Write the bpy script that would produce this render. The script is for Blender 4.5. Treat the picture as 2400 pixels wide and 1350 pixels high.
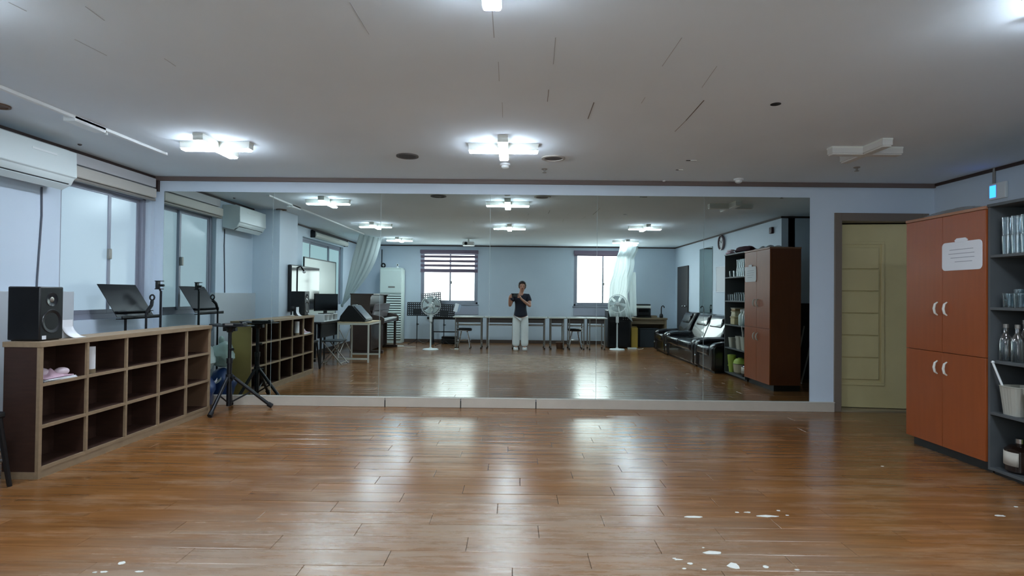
import bpy, bmesh, math, random
from mathutils import Vector, Matrix, Euler
random.seed(7)
PI = math.pi
sc = bpy.context.scene
for o in list(bpy.data.objects): bpy.data.objects.remove(o, do_unlink=True)
C = sc.collection

# ------------------------------------------------------------------ camera
F_PX, YAW, PITCH, ROLL, CAM_H = 1325.9, -.00514, .01253, .01077, 1.196
cam_d = bpy.data.cameras.new('camera'); cam = bpy.data.objects.new('camera', cam_d); C.objects.link(cam)
cam_d.sensor_width = 36; cam_d.lens = F_PX/2400*36; cam_d.clip_start = .02; cam_d.clip_end = 100
fwd = Vector((math.sin(YAW)*math.cos(PITCH), math.cos(YAW)*math.cos(PITCH), math.sin(PITCH)))
rgt = Vector((math.cos(YAW), -math.sin(YAW), 0)); upv = rgt.cross(fwd)
r2 = rgt*math.cos(ROLL)+upv*math.sin(ROLL); u2 = upv*math.cos(ROLL)-rgt*math.sin(ROLL)
m = Matrix((r2, u2, -fwd)).transposed().to_4x4(); m.translation = (0, 0, CAM_H)
cam.matrix_world = m
sc.camera = cam
# ------------------------------------------------------------------ world, exposure
w = bpy.data.worlds.new('overcast_sky'); sc.world = w; w.use_nodes = True
w.node_tree.nodes['Background'].inputs[0].default_value = (.75, .87, 1, 1)
w.node_tree.nodes['Background'].inputs[1].default_value = .8
sc.view_settings.view_transform = 'Standard'; sc.view_settings.look = 'None'
sc.view_settings.exposure = 2.38; sc.view_settings.gamma = 1; sc.view_settings.use_curve_mapping = False
LAMP_E = 19.0                       # ceiling lamp diffusers
WIN_BACK, WIN_SIDE = 1.8, .072      # daylight glowing in the frosted panes

# ------------------------------------------------------------------ room numbers (metres, camera above the origin, +Y to the mirror)
XL, XR, XD, YM, YB, H, YS = -3.853, 3.983, 4.439, 6.007, -2.07, 2.42, 3.535

# ------------------------------------------------------------------ helpers
def S(r, g, b):
    f = lambda c: (c/255/12.92 if c/255 <= .04045 else ((c/255+.055)/1.055)**2.4)
    return (f(r), f(g), f(b), 1)
MATS = {}
def mat(name, col, rough=.5, metal=0, noise=0, nscale=8, bump=0, bscale=60, emit=0, ecol=None, coat=0, stretch=(1, 1, 1), spec=.5, alpha=1, trans=0, vary=0):
    if name in MATS: return MATS[name]
    M = bpy.data.materials.new(name); M.use_nodes = True; nt = M.node_tree; b = nt.nodes['Principled BSDF']
    b.inputs['Base Color'].default_value = col; b.inputs['Roughness'].default_value = rough; b.inputs['Metallic'].default_value = metal
    b.inputs['Specular IOR Level'].default_value = spec; b.inputs['Coat Weight'].default_value = coat; b.inputs['Alpha'].default_value = alpha
    b.inputs['Transmission Weight'].default_value = trans
    if emit:
        b.inputs['Emission Color'].default_value = ecol or col; b.inputs['Emission Strength'].default_value = emit
    if noise or bump:
        tc = nt.nodes.new('ShaderNodeTexCoord'); mp = nt.nodes.new('ShaderNodeMapping'); mp.inputs['Scale'].default_value = stretch
        nt.links.new(tc.outputs['Object'], mp.inputs[0])
    if noise:
        n = nt.nodes.new('ShaderNodeTexNoise'); n.inputs['Scale'].default_value = nscale; n.inputs['Detail'].default_value = 4
        nt.links.new(mp.outputs[0], n.inputs[0])
        r = nt.nodes.new('ShaderNodeMapRange'); r.inputs[1].default_value = .3; r.inputs[2].default_value = .7
        r.inputs[3].default_value = 1-noise; r.inputs[4].default_value = 1+noise
        nt.links.new(n.outputs[0], r.inputs[0])
        x = nt.nodes.new('ShaderNodeVectorMath'); x.operation = 'SCALE'; x.inputs[0].default_value = col[:3]
        nt.links.new(r.outputs[0], x.inputs['Scale']); nt.links.new(x.outputs[0], b.inputs['Base Color'])
    if bump:
        n2 = nt.nodes.new('ShaderNodeTexNoise'); n2.inputs['Scale'].default_value = bscale; nt.links.new(mp.outputs[0], n2.inputs[0])
        bp = nt.nodes.new('ShaderNodeBump'); bp.inputs['Strength'].default_value = bump; bp.inputs['Distance'].default_value = .01
        nt.links.new(n2.outputs[0], bp.inputs['Height']); nt.links.new(bp.outputs[0], b.inputs['Normal'])
    MATS[name] = M; return M

class MB:
    def __init__(s): s.v = []; s.f = []
    def add(s, vs, fs):
        k = len(s.v); s.v += [tuple(p) for p in vs]; s.f += [tuple(i+k for i in f) for f in fs]; return s
    def box(s, x0, x1, y0, y1, z0, z1):
        return s.add([(x0,y0,z0),(x1,y0,z0),(x1,y1,z0),(x0,y1,z0),(x0,y0,z1),(x1,y0,z1),(x1,y1,z1),(x0,y1,z1)],
                     [(0,3,2,1),(4,5,6,7),(0,1,5,4),(1,2,6,5),(2,3,7,6),(3,0,4,7)])
    def cbox(s, c, d, rot=None):
        R = Euler(rot).to_matrix() if rot else Matrix.Identity(3)
        vs = [Vector(c)+R@Vector((i*d[0]/2, j*d[1]/2, k*d[2]/2)) for k in (-1,1) for i, j in ((-1,-1),(1,-1),(1,1),(-1,1))]
        return s.add(vs, [(0,3,2,1),(4,5,6,7),(0,1,5,4),(1,2,6,5),(2,3,7,6),(3,0,4,7)])
    def tube(s, pts, r, n=8, cap=True, closed=False):
        pts = [Vector(p) for p in pts]; k = len(pts); rs = r if isinstance(r, (list, tuple)) else [r]*k
        vs = []; prev = None
        for i, p in enumerate(pts):
            if closed: d = pts[(i+1) % k]-pts[i-1]
            else: d = pts[min(i+1, k-1)]-pts[max(i-1, 0)]
            d.normalize()
            a = prev if prev else (Vector((0,0,1)) if abs(d.z) < .9 else Vector((1,0,0)))
            a = (a-d*a.dot(d)).normalized(); prev = a; b = d.cross(a)
            vs += [p+(a*math.cos(2*PI*j/n)+b*math.sin(2*PI*j/n))*rs[i] for j in range(n)]
        fs = []
        for i in range(k if closed else k-1):
            i2 = (i+1) % k
            fs += [(i*n+j, i*n+(j+1) % n, i2*n+(j+1) % n, i2*n+j) for j in range(n)]
        if cap and not closed: fs += [tuple(range(n))[::-1], tuple((k-1)*n+j for j in range(n))]
        return s.add(vs, fs)
    def lathe(s, prof, c=(0,0,0), n=20, ax='z', cap=True):
        vs = []
        for r, h in prof:
            for j in range(n):
                a = 2*PI*j/n; x, y = r*math.cos(a), r*math.sin(a)
                p = (x, y, h) if ax == 'z' else ((h, x, y) if ax == 'x' else (y, h, x))
                vs.append((c[0]+p[0], c[1]+p[1], c[2]+p[2]))
        fs = [(i*n+j, i*n+(j+1) % n, (i+1)*n+(j+1) % n, (i+1)*n+j) for i in range(len(prof)-1) for j in range(n)]
        if cap:
            if prof[0][0] > 1e-5: fs.append(tuple(range(n))[::-1])
            if prof[-1][0] > 1e-5: fs.append(tuple((len(prof)-1)*n+j for j in range(n)))
        return s.add(vs, fs)
    def ball(s, c, r, n=14, k=8):
        r = r if isinstance(r, (tuple, list)) else (r, r, r)
        b = MB().lathe([(max(math.sin(PI*i/k), 1e-4), -math.cos(PI*i/k)) for i in range(k+1)], n=n, cap=False)
        return s.add([(c[0]+x*r[0], c[1]+y*r[1], c[2]+z*r[2]) for x, y, z in b.v], b.f)
    def prism(s, poly, a, b, ax='y'):
        """poly in the two other axes (x,z for y; y,z for x; x,y for z), extruded a..b"""
        def P(p, h): return (p[0], h, p[1]) if ax == 'y' else ((h, p[0], p[1]) if ax == 'x' else (p[0], p[1], h))
        n = len(poly)
        return s.add([P(p, a) for p in poly]+[P(p, b) for p in poly],
                     [tuple(range(n)), tuple(range(2*n-1, n-1, -1))]+[(i, n+i, n+(i+1) % n, (i+1) % n) for i in range(n)])
    def grid(s, fn, nu, nv):
        vs = [fn(i/nu, j/nv) for j in range(nv+1) for i in range(nu+1)]
        return s.add(vs, [(j*(nu+1)+i, j*(nu+1)+i+1, (j+1)*(nu+1)+i+1, (j+1)*(nu+1)+i) for j in range(nv) for i in range(nu)])
    def shift(s, x=0, y=0, z=0): s.v = [(a+x, b+y, c+z) for a, b, c in s.v]; return s

def mesh(name, mb, smooth=40):
    me = bpy.data.meshes.new(name); me.from_pydata(mb.v, [], mb.f)
    bm = bmesh.new(); bm.from_mesh(me); bmesh.ops.recalc_face_normals(bm, faces=bm.faces); bm.to_mesh(me); bm.free()
    if smooth:
        me.shade_smooth(); me.set_sharp_from_angle(angle=math.radians(smooth))
    me.update(); return me
def obj(name, mb, material, parent=None, loc=(0,0,0), rot=(0,0,0), bev=0, seg=2, smooth=40, sub=0, solid=0, label=None):
    me = mb if isinstance(mb, bpy.types.Mesh) else mesh(name, mb, smooth)
    if not len(me.materials): me.materials.append(material)
    o = bpy.data.objects.new(name, me); C.objects.link(o); o.location = loc; o.rotation_euler = rot
    if parent: o.parent = parent
    if solid: md = o.modifiers.new('s', 'SOLIDIFY'); md.thickness = solid; md.offset = 0
    if bev: md = o.modifiers.new('b', 'BEVEL'); md.width = bev; md.segments = seg; md.limit_method = 'ANGLE'; md.angle_limit = .6
    if sub: md = o.modifiers.new('u', 'SUBSURF'); md.levels = sub; md.render_levels = sub
    if label: o['label'] = label
    return o
def tag(o, label, cat, group=None):
    o['label'] = label; o['category'] = cat
    if group: o['group'] = group
    return o
def thing(name, label, cat, loc=(0,0,0), rz=0, group=None):
    o = bpy.data.objects.new(name, None); C.objects.link(o); o.location = loc; o.rotation_euler = (0,0,rz); o.empty_display_size = .1
    return tag(o, label, cat, group)
def struct(name, mb, material, parent=None, **k):
    o = obj(name, mb, material, parent, **k)
    if not parent: o['kind'] = 'structure'
    return o
def sroot(name, loc=(0,0,0)):
    o = bpy.data.objects.new(name, None); C.objects.link(o); o.location = loc; o['kind'] = 'structure'; o.empty_display_size = .1; return o
def copy_tree(o, parent=None, label=None, group=None, loc=None, rz=None):
    c = o.copy(); C.objects.link(c); c.parent = parent
    if label: c['label'] = label
    if group: c['group'] = group
    if loc: c.location = loc
    if rz is not None: c.rotation_euler = (0,0,rz)
    for ch in list(o.children): copy_tree(ch, c)
    return c
B = lambda *a: MB().box(*a)
T = lambda *a, **k: MB().tube(*a, **k)
CY = lambda p, q, r, n=12: MB().tube([p, q], r, n=n)

# ------------------------------------------------------------------ materials
wall_m = mat('wall_paint', S(206,219,232), .55, noise=.02, nscale=2, bump=.03, bscale=250)
ceil_m = mat('ceiling_paint', S(226,236,243), .9, noise=.035, nscale=.9)
crown_m = mat('brown_crown', S(112,97,92), .5)
darkcrown_m = mat('dark_brown_crown', S(62,46,42), .5)
base_m = mat('tan_baseboard', S(190,180,166), .45, noise=.04)
frame_m = mat('window_aluminium', S(146,149,162), .35, metal=.2)
white_m = mat('white_plastic', S(232,236,236), .35)
offwhite_m = mat('offwhite_metal', S(222,224,216), .4)
black_m = mat('black_plastic', S(16,17,20), .4)
blackmetal_m = mat('black_metal', S(22,23,28), .35, metal=.3)
blackgloss_m = mat('black_gloss_screen', S(8,9,11), .08)
leather_m = mat('black_leather', S(14,13,18), .22, coat=.6, bump=.12, bscale=90)
chrome_m = mat('chrome', S(200,202,205), .18, metal=1)
steel_m = mat('grey_steel', S(150,146,140), .35, metal=.6)
wooddark_m = mat('dark_brown_laminate', S(58,36,26), .5, noise=.15, nscale=4, stretch=(2,2,14))
woodlight_m = mat('oak_edge_laminate', S(146,124,98), .5, noise=.1, nscale=5, stretch=(6,2,6))
ochre_m = mat('ochre_panel', S(186,160,98), .5, noise=.05)
cherry_m = mat('cherry_laminate', S(148,73,28), .38, noise=.06, nscale=3, stretch=(10,10,1))
cherryside_m = mat('cherry_side_laminate', S(112,58,30), .4, noise=.08, nscale=3, stretch=(10,10,1))
greyshelf_m = mat('grey_shelf_laminate', S(82,86,88), .5, noise=.03)
darkback_m = mat('charcoal_back_board', S(22,24,28), .6)
paper_m = mat('white_paper', S(230,232,236), .7)
beige_m = mat('beige_plastic', S(196,182,140), .45)
piano_m = mat('piano_brown', S(62,50,46), .3, coat=.3, noise=.08, nscale=5, stretch=(1,1,8))
deskwood_m = mat('desk_wood', S(128,112,88), .45, noise=.08, nscale=6, stretch=(1,6,6))
desktop_m = mat('grey_desk_top', S(188,190,182), .22)
navy_m = mat('navy_cotton', S(26,30,46), .85, bump=.2, bscale=120)
skin_m = mat('skin', S(188,140,118), .5)
hair_m = mat('dark_hair', S(34,26,25), .5, bump=.4, bscale=60)
wcloth_m = mat('white_cotton', S(226,232,232), .85, bump=.2, bscale=40)
mauve_m = mat('mauve_blind', S(122,106,124), .7)
rubber_m = mat('black_rubber', S(12,12,14), .7)

def node_mat(name):
    M = bpy.data.materials.new(name); M.use_nodes = True; nt = M.node_tree; nt.nodes.clear()
    return M, nt, nt.nodes.new('ShaderNodeOutputMaterial')
# mirror silvering: slightly green float glass
mirror_m, nt, out = node_mat('mirror_glass'); g = nt.nodes.new('ShaderNodeBsdfGlossy')
g.inputs[0].default_value = (.61, .675, .64, 1); g.inputs['Roughness'].default_value = 0; nt.links.new(g.outputs[0], out.inputs[0])
# frosted window glass, daylight glowing through it
def pane(name, col, strength):
    M = mat(name, S(110,120,126), .25, emit=strength, ecol=col); return M
pane_back = pane('frosted_glass_back', (.86,.97,1,1), WIN_BACK)
pane_side = pane('frosted_glass_side', (.78,1.08,1.32,1), WIN_SIDE)
pane_side2 = pane('frosted_glass_rear_side', (.70,1.08,1.2,1), WIN_SIDE*1.4)
lamp_m = mat('lit_lamp_diffuser', S(245,248,255), .4, emit=LAMP_E, ecol=(.80,.92,1.06,1))
lampoff_m = mat('unlit_lamp_diffuser', S(215,214,210), .4)
lcd_m = mat('blue_lcd', S(30,110,230), .3, emit=.9, ecol=(.02,.17,1,1))
# clear glassware: thin walls, mostly see-through with a bright sheen
glass_m, nt, out = node_mat('clear_glass'); t = nt.nodes.new('ShaderNodeBsdfTransparent'); t.inputs[0].default_value = (.82,.88,.9,1)
g = nt.nodes.new('ShaderNodeBsdfGlossy'); g.inputs[0].default_value = (1,1,1,1); g.inputs['Roughness'].default_value = .06
mx = nt.nodes.new('ShaderNodeMixShader'); fr = nt.nodes.new('ShaderNodeLayerWeight'); fr.inputs[0].default_value = .35
ad = nt.nodes.new('ShaderNodeMath'); ad.operation = 'ADD'; ad.inputs[1].default_value = .08
nt.links.new(fr.outputs['Facing'], ad.inputs[0]); nt.links.new(ad.outputs[0], mx.inputs[0]); nt.links.new(t.outputs[0], mx.inputs[1]); nt.links.new(g.outputs[0], mx.inputs[2]); nt.links.new(mx.outputs[0], out.inputs[0])
# sheer curtain cloth
sheer_m, nt, out = node_mat('sheer_white_cloth'); t = nt.nodes.new('ShaderNodeBsdfTransparent'); t.inputs[0].default_value = (.95,.97,.97,1)
d = nt.nodes.new('ShaderNodeBsdfDiffuse'); d.inputs[0].default_value = (.56,.62,.61,1); tl = nt.nodes.new('ShaderNodeBsdfTranslucent'); tl.inputs[0].default_value = (.50,.56,.56,1)
m1 = nt.nodes.new('ShaderNodeMixShader'); m1.inputs[0].default_value = .45; m2 = nt.nodes.new('ShaderNodeMixShader'); m2.inputs[0].default_value = .93
nt.links.new(d.outputs[0], m1.inputs[1]); nt.links.new(tl.outputs[0], m1.inputs[2]); nt.links.new(t.outputs[0], m2.inputs[1]); nt.links.new(m1.outputs[0], m2.inputs[2]); nt.links.new(m2.outputs[0], out.inputs[0])
# floor planks: every plank is a mesh island with its own tone; grain and knots run along it
floor_m = bpy.data.materials.new('brown_wood_plank'); floor_m.use_nodes = True; nt = floor_m.node_tree; b = nt.nodes['Principled BSDF']; L = nt.links.new
def N(t, **k):
    n = nt.nodes.new(t)
    for a, v in k.items(): setattr(n, a, v)
    return n
geo = N('ShaderNodeNewGeometry'); oi = N('ShaderNodeObjectInfo')
rnd = N('ShaderNodeMath', operation='ADD'); L(geo.outputs['Random Per Island'], rnd.inputs[0]); L(oi.outputs['Random'], rnd.inputs[1])
off = N('ShaderNodeVectorMath', operation='SCALE'); off.inputs[0].default_value = (31,17,5); L(rnd.outputs[0], off.inputs['Scale'])
pos = N('ShaderNodeVectorMath', operation='ADD'); L(geo.outputs['Position'], pos.inputs[0]); L(off.outputs[0], pos.inputs[1])
mp = N('ShaderNodeMapping'); mp.inputs['Scale'].default_value = (1.2, 22, 1); L(pos.outputs[0], mp.inputs[0])
gr = N('ShaderNodeTexNoise'); gr.inputs['Scale'].default_value = 1; gr.inputs['Detail'].default_value = 7; gr.inputs['Roughness'].default_value = .65; L(mp.outputs[0], gr.inputs[0])
mp2 = N('ShaderNodeMapping'); mp2.inputs['Scale'].default_value = (3.0, 9, 1); L(pos.outputs[0], mp2.inputs[0])
kn = N('ShaderNodeTexNoise'); kn.inputs['Scale'].default_value = 1.3; kn.inputs['Detail'].default_value = 2; L(mp2.outputs[0], kn.inputs[0])
rp = N('ShaderNodeValToRGB'); cr = rp.color_ramp
cr.elements[0].position = .28; cr.elements[0].color = S(108,70,36); cr.elements[1].position = .74; cr.elements[1].color = S(150,101,55)
e = cr.elements.new(.5); e.color = S(130,86,46); L(gr.outputs[0], rp.inputs[0])
kr = N('ShaderNodeMapRange'); kr.inputs[1].default_value = .71; kr.inputs[2].default_value = .80; kr.inputs[3].default_value = 1; kr.inputs[4].default_value = .5; L(kn.outputs[0], kr.inputs[0])
tr = N('ShaderNodeMapRange'); tr.inputs[2].default_value = 2; tr.inputs[3].default_value = .88; tr.inputs[4].default_value = 1.1; L(rnd.outputs[0], tr.inputs[0])
mu = N('ShaderNodeMath', operation='MULTIPLY'); L(kr.outputs[0], mu.inputs[0]); L(tr.outputs[0], mu.inputs[1])
cs = N('ShaderNodeVectorMath', operation='SCALE'); L(rp.outputs[0], cs.inputs[0]); L(mu.outputs[0], cs.inputs['Scale'])
# worn, paler film near the camera end of the room
wn = N('ShaderNodeTexNoise'); wn.inputs['Scale'].default_value = 1.1; wn.inputs['Detail'].default_value = 8; wn.inputs['Roughness'].default_value = .7
mp3 = N('ShaderNodeMapping'); mp3.inputs['Scale'].default_value = (1, 5, 1); L(geo.outputs['Position'], mp3.inputs[0]); L(mp3.outputs[0], wn.inputs[0])
wr = N('ShaderNodeMapRange'); wr.inputs[1].default_value = .5; wr.inputs[2].default_value = .72; wr.inputs[3].default_value = 0; wr.inputs[4].default_value = .5; L(wn.outputs[0], wr.inputs[0])
mix = N('ShaderNodeMix', data_type='RGBA'); L(wr.outputs[0], mix.inputs['Factor']); L(cs.outputs[0], mix.inputs['A']); mix.inputs['B'].default_value = S(180,150,120)
# oval patch in front of the desks: paler, greyer and rougher, broken up by noise
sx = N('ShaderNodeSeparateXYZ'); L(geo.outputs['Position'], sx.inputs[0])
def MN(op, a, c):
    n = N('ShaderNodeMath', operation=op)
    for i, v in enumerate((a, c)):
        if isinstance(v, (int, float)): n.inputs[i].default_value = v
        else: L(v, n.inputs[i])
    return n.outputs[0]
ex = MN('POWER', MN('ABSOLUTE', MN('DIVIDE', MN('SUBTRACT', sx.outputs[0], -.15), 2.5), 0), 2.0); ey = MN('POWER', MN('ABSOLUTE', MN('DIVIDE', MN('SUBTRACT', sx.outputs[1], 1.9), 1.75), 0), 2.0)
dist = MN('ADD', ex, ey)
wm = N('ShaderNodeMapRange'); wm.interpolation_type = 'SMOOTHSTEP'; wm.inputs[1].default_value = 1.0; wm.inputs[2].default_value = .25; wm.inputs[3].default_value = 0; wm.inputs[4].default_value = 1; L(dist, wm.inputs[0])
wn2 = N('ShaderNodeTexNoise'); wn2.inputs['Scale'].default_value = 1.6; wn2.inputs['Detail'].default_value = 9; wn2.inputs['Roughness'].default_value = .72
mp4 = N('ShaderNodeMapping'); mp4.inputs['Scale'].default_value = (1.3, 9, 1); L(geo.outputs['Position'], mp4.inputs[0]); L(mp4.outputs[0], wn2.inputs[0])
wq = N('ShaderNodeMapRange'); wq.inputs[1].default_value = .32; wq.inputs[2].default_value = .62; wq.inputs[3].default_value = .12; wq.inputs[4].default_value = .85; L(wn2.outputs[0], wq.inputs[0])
pale_oval = MN('MULTIPLY', wm.outputs[0], wq.outputs[0])
mix2 = N('ShaderNodeMix', data_type='RGBA'); L(pale_oval, mix2.inputs['Factor']); L(mix.outputs['Result'], mix2.inputs['A']); mix2.inputs['B'].default_value = S(160,140,120)
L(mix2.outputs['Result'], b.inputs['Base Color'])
rr = N('ShaderNodeMapRange'); rr.inputs[3].default_value = .15; rr.inputs[4].default_value = .30; L(gr.outputs[0], rr.inputs[0]); L(MN('ADD', rr.outputs[0], MN('MULTIPLY', pale_oval, .10)), b.inputs['Roughness'])
bp = N('ShaderNodeBump'); bp.inputs['Strength'].default_value = .07; bp.inputs['Distance'].default_value = .004; L(gr.outputs[0], bp.inputs['Height']); L(bp.outputs[0], b.inputs['Normal'])
gap_m = mat('dark_floor_joint', S(46,32,24), .7)

# ------------------------------------------------------------------ the room shell
floor = struct('floor', B(XL-.02, XD+.02, YB-.02, YM+1.1, -.06, -.008), gap_m)
PW, PLN = .1524, .9144
rest = MB(); rows = int((YM-YB)/PW)+2; k = 0
for r in range(rows):
    y1 = YM-.004-r*PW; y0 = y1-PW
    if y0 < YB-.15: break
    x = XL-.02-((r*.381) % 1)*PLN*.999
    while x < XD:
        x0, x1 = max(x, XL-.015), min(x+PLN, XD+.015)
        if x1-x0 > .05:
            g = .0012; tilt = random.gauss(0, .0026); lean = random.gauss(0, .0006); lift = random.uniform(-.0004, .0004)
            cx, cy = (x0+x1)/2, (y0+y1)/2; hx, hy = (x1-x0)/2-g, PW/2-g
            if y0 < YB: hy0 = cy-max(y0, YB-.01)
            top = [(sx*hx, sy*hy, sy*hy*tilt+sx*hx*lean+lift) for sx, sy in ((-1,-1),(1,-1),(1,1),(-1,1))]
            cc = .0014
            inn = [(a*(1-cc/hx), c*(1-cc/hy), z) for a, c, z in top]
            vs = [(a, c, -.009) for a, c, z in top]+[(a, c, z-.0011) for a, c, z in top]+inn
            fs = [(0,1,5,4),(1,2,6,5),(2,3,7,6),(3,0,4,7),(4,5,9,8),(5,6,10,9),(6,7,11,10),(7,4,8,11),(8,9,10,11)]
            near = 2.25 < cy < 4.95 and abs(cx) < 1.0*cy+.5
            if near:
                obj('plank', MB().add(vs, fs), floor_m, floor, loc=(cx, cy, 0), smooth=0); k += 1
            else: rest.add([(a+cx, c+cy, z) for a, c, z in vs], fs)
        x += PLN
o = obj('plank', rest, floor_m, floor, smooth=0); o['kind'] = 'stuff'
# torn, pale spots of the plank film
flake_m = mat('torn_white_film', S(226,226,218), .6)
def U(px, py, X=None, Y=None, Z=0.0, mir=False):     # builder's ruler: a pixel of the photograph onto a real plane of the room
    d = r2*((px-1200)/F_PX)+u2*((675-py)/F_PX)+fwd
    t = (X/d.x) if X is not None else (((2*YM-Y) if mir else Y)/d.y if Y is not None else (Z-CAM_H)/d.z)
    p = Vector((0,0,CAM_H))+d*t
    if mir: p.y = 2*YM-p.y
    return p
rf = random.Random(3)
for px, py, sx, sy in ((1625,1212,.055,.016),(1800,1210,.06,.014),(1727,1201,.012,.008),(1752,1201,.02,.008),(1825,1197,.012,.008),(1845,1208,.01,.006),
        (1672,1296,.05,.022),(1720,1327,.034,.03),(1617,1321,.014,.01),(1590,1312,.02,.008),(1603,1333,.012,.006),(1650,1335,.012,.008),(1648,1284,.008,.005),(1795,1329,.014,.012),
        (1868,1336,.012,.008),(2343,1209,.035,.012),(2381,1188,.014,.006),(2068,1093,.012,.008),(285,1320,.02,.014),(243,1341,.02,.008),(222,1342,.01,.006),(327,1340,.02,.008),(1580,1309,.012,.007)):
    p = U(px, py); n = rf.randint(8, 12)
    poly = [(math.cos(2*PI*i/n)*sx*rf.uniform(.6, 1.15), math.sin(2*PI*i/n)*sy*rf.uniform(.55, 1.2)) for i in range(n)]
    obj('torn_patch', MB().prism(poly, .0003, .0016, 'z'), flake_m, floor, loc=(p.x, p.y, 0), smooth=0)

# ceiling with board joints
ceil = struct('ceiling', B(XL-.02, XD+.02, YB-.02, YM+.02, H, H+.06), ceil_m)
joint_m = mat('ceiling_joint', S(176,180,184), .9); crack_m = mat('ceiling_crack', S(110,102,98), .9)
def cjoint(px0, py0, px1, py1, wd, mt):
    a, c = U(px0, py0, Z=H-.0), U(px1, py1, Z=H); d = (c-a); n = Vector((-d.y, d.x, 0)).normalized()*wd/2
    obj('board_joint', MB().prism([(p.x, p.y) for p in (a-n, c-n, c+n, a+n)], H-.0012, H+.001, 'z'), mt, ceil, smooth=0)
for a in ((1152,0,1158,88,.004),(1168,145,1170,190,.003),(1177,240,1178,275,.003)): cjoint(*a, joint_m)
for a in ((1650,235,1608,282,.006),(1608,282,1582,308,.003),(1392,240,1378,278,.005),(1286,210,1283,238,.003)): cjoint(*a, crack_m)
for a in ((820,5,865,80,.003),(175,92,250,130,.003),(385,137,412,155,.003),(1598,88,1552,155,.003),(1680,155,1645,205,.003),(1302,88,1297,150,.003),(20,5,62,26,.003),(200,15,245,48,.003),(1512,228,1503,242,.003)): cjoint(*a, joint_m)

# front wall (mirror wall), with the door opening on the right
DX0, DX1, DTOP = 3.457, 4.30, 2.02
struct('wall_front', B(XL-.2, DX0-.076, YM+.005, YM+.20, -.06, H).box(DX1+.076, XD+.2, YM+.005, YM+.20, -.06, H).box(DX0-.076, DX1+.076, YM+.005, YM+.20, DTOP+.085, H), wall_m)
bx = [XL, -1.36, -.56, .235, 3.381]
bb = sroot('baseboard_front', (0, YM, 0))
for a, c in zip(bx[:-1], bx[1:]): obj('baseboard_piece', B(a+.004, c-.004, -.022, .004, 0, .096), base_m, bb, bev=.003)
obj('baseboard_cap', B(XL, 3.381, -.024, .004, .096, .104), mat('pale_baseboard_cap', S(205,200,190), .4), bb)
for x in bx[1:4]: obj('dark_joint', B(x-.005, x+.005, -.0225, 0, 0, .07), black_m, bb)
# left wall with two window openings
W1 = (4.76, 5.945, .93, 2.20); W2 = (-.62, 1.80, .95, 2.22)
xs = (XL-.2, XL)
wl = B(*xs, YB-.2, W2[0], -.06, H).box(*xs, W2[1], W1[0], -.06, H).box(*xs, W1[1], YM+.2, -.06, H)
for a in (W1, W2): wl.box(*xs, a[0], a[1], -.06, a[2]).box(*xs, a[0], a[1], a[3], H)
struct('wall_left', wl, wall_m)
struct('wall_column', B(XL-.01, -3.458, 3.058, 3.74, 0, H), wall_m, bev=.004)
struct('wall_ledge', B(XL-.01, -3.80, 3.74, 4.86, 0, 1.185), mat('grey_ledge_panel', S(186,190,194), .5), bev=.003)
# back wall with two windows
W3 = (-2.352, -.927, .96, 2.28); W4 = (1.464, 2.89, .94, 2.30)
ys = (YB-.2, YB)
wb = B(XL-.2, W3[0], *ys, -.06, H).box(W3[1], W4[0], *ys, -.06, H).box(W4[1], XR+.2, *ys, -.06, H)
for a in (W3, W4): wb.box(a[0], a[1], *ys, -.06, a[2]).box(a[0], a[1], *ys, a[3], H)
struct('wall_back', wb, wall_m)
# right wall: near part, the step, and the set-back part by the door
struct('wall_right', B(XR, XR+.2, YB-.2, YS, -.06, H).box(XR+.1, XD+.2, YS-.2, YS, -.06, H).box(XD, XD+.2, YS, YM+.2, -.06, H), wall_m)
# passage behind the door
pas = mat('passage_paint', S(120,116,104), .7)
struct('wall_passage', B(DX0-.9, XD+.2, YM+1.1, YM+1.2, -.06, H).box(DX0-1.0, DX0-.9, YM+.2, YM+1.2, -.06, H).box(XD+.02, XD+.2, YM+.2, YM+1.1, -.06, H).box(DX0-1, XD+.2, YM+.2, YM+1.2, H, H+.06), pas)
# crown moulding
ch = .045
struct('trim_1', B(XL, XD, YM-.022, YM+.005, H-ch, H), crown_m, bev=.004)
struct('trim_2', B(XL, XL+.016, YB, YM-.02, H-.028, H), darkcrown_m)
struct('trim_3', B(XL, XR, YB, YB+.016, H-.028, H), darkcrown_m)
struct('trim_4', B(XR-.016, XR, YB, YS, H-.028, H), darkcrown_m)
struct('trim_5', B(XD-.016, XD, YS, YM-.02, H-.03, H), darkcrown_m)
struct('trim_6', B(XR-.016, XD-.01, YS, YS+.016, H-.028, H), darkcrown_m)
struct('trim_7', B(XL, XL+.05, YM-.03, YM+.004, H-.16, H-.045), darkcrown_m)
brbase = mat('brown_baseboard', S(96,80,72), .5)
struct('baseboard_back', B(XL, XR, YB, YB+.012, 0, .08), brbase)
struct('baseboard_right', B(XR-.012, XR, YB, YS, 0, .08), brbase)
struct('baseboard_left', B(XL, XL+.012, YB, 3.05, 0, .08), brbase)

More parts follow.
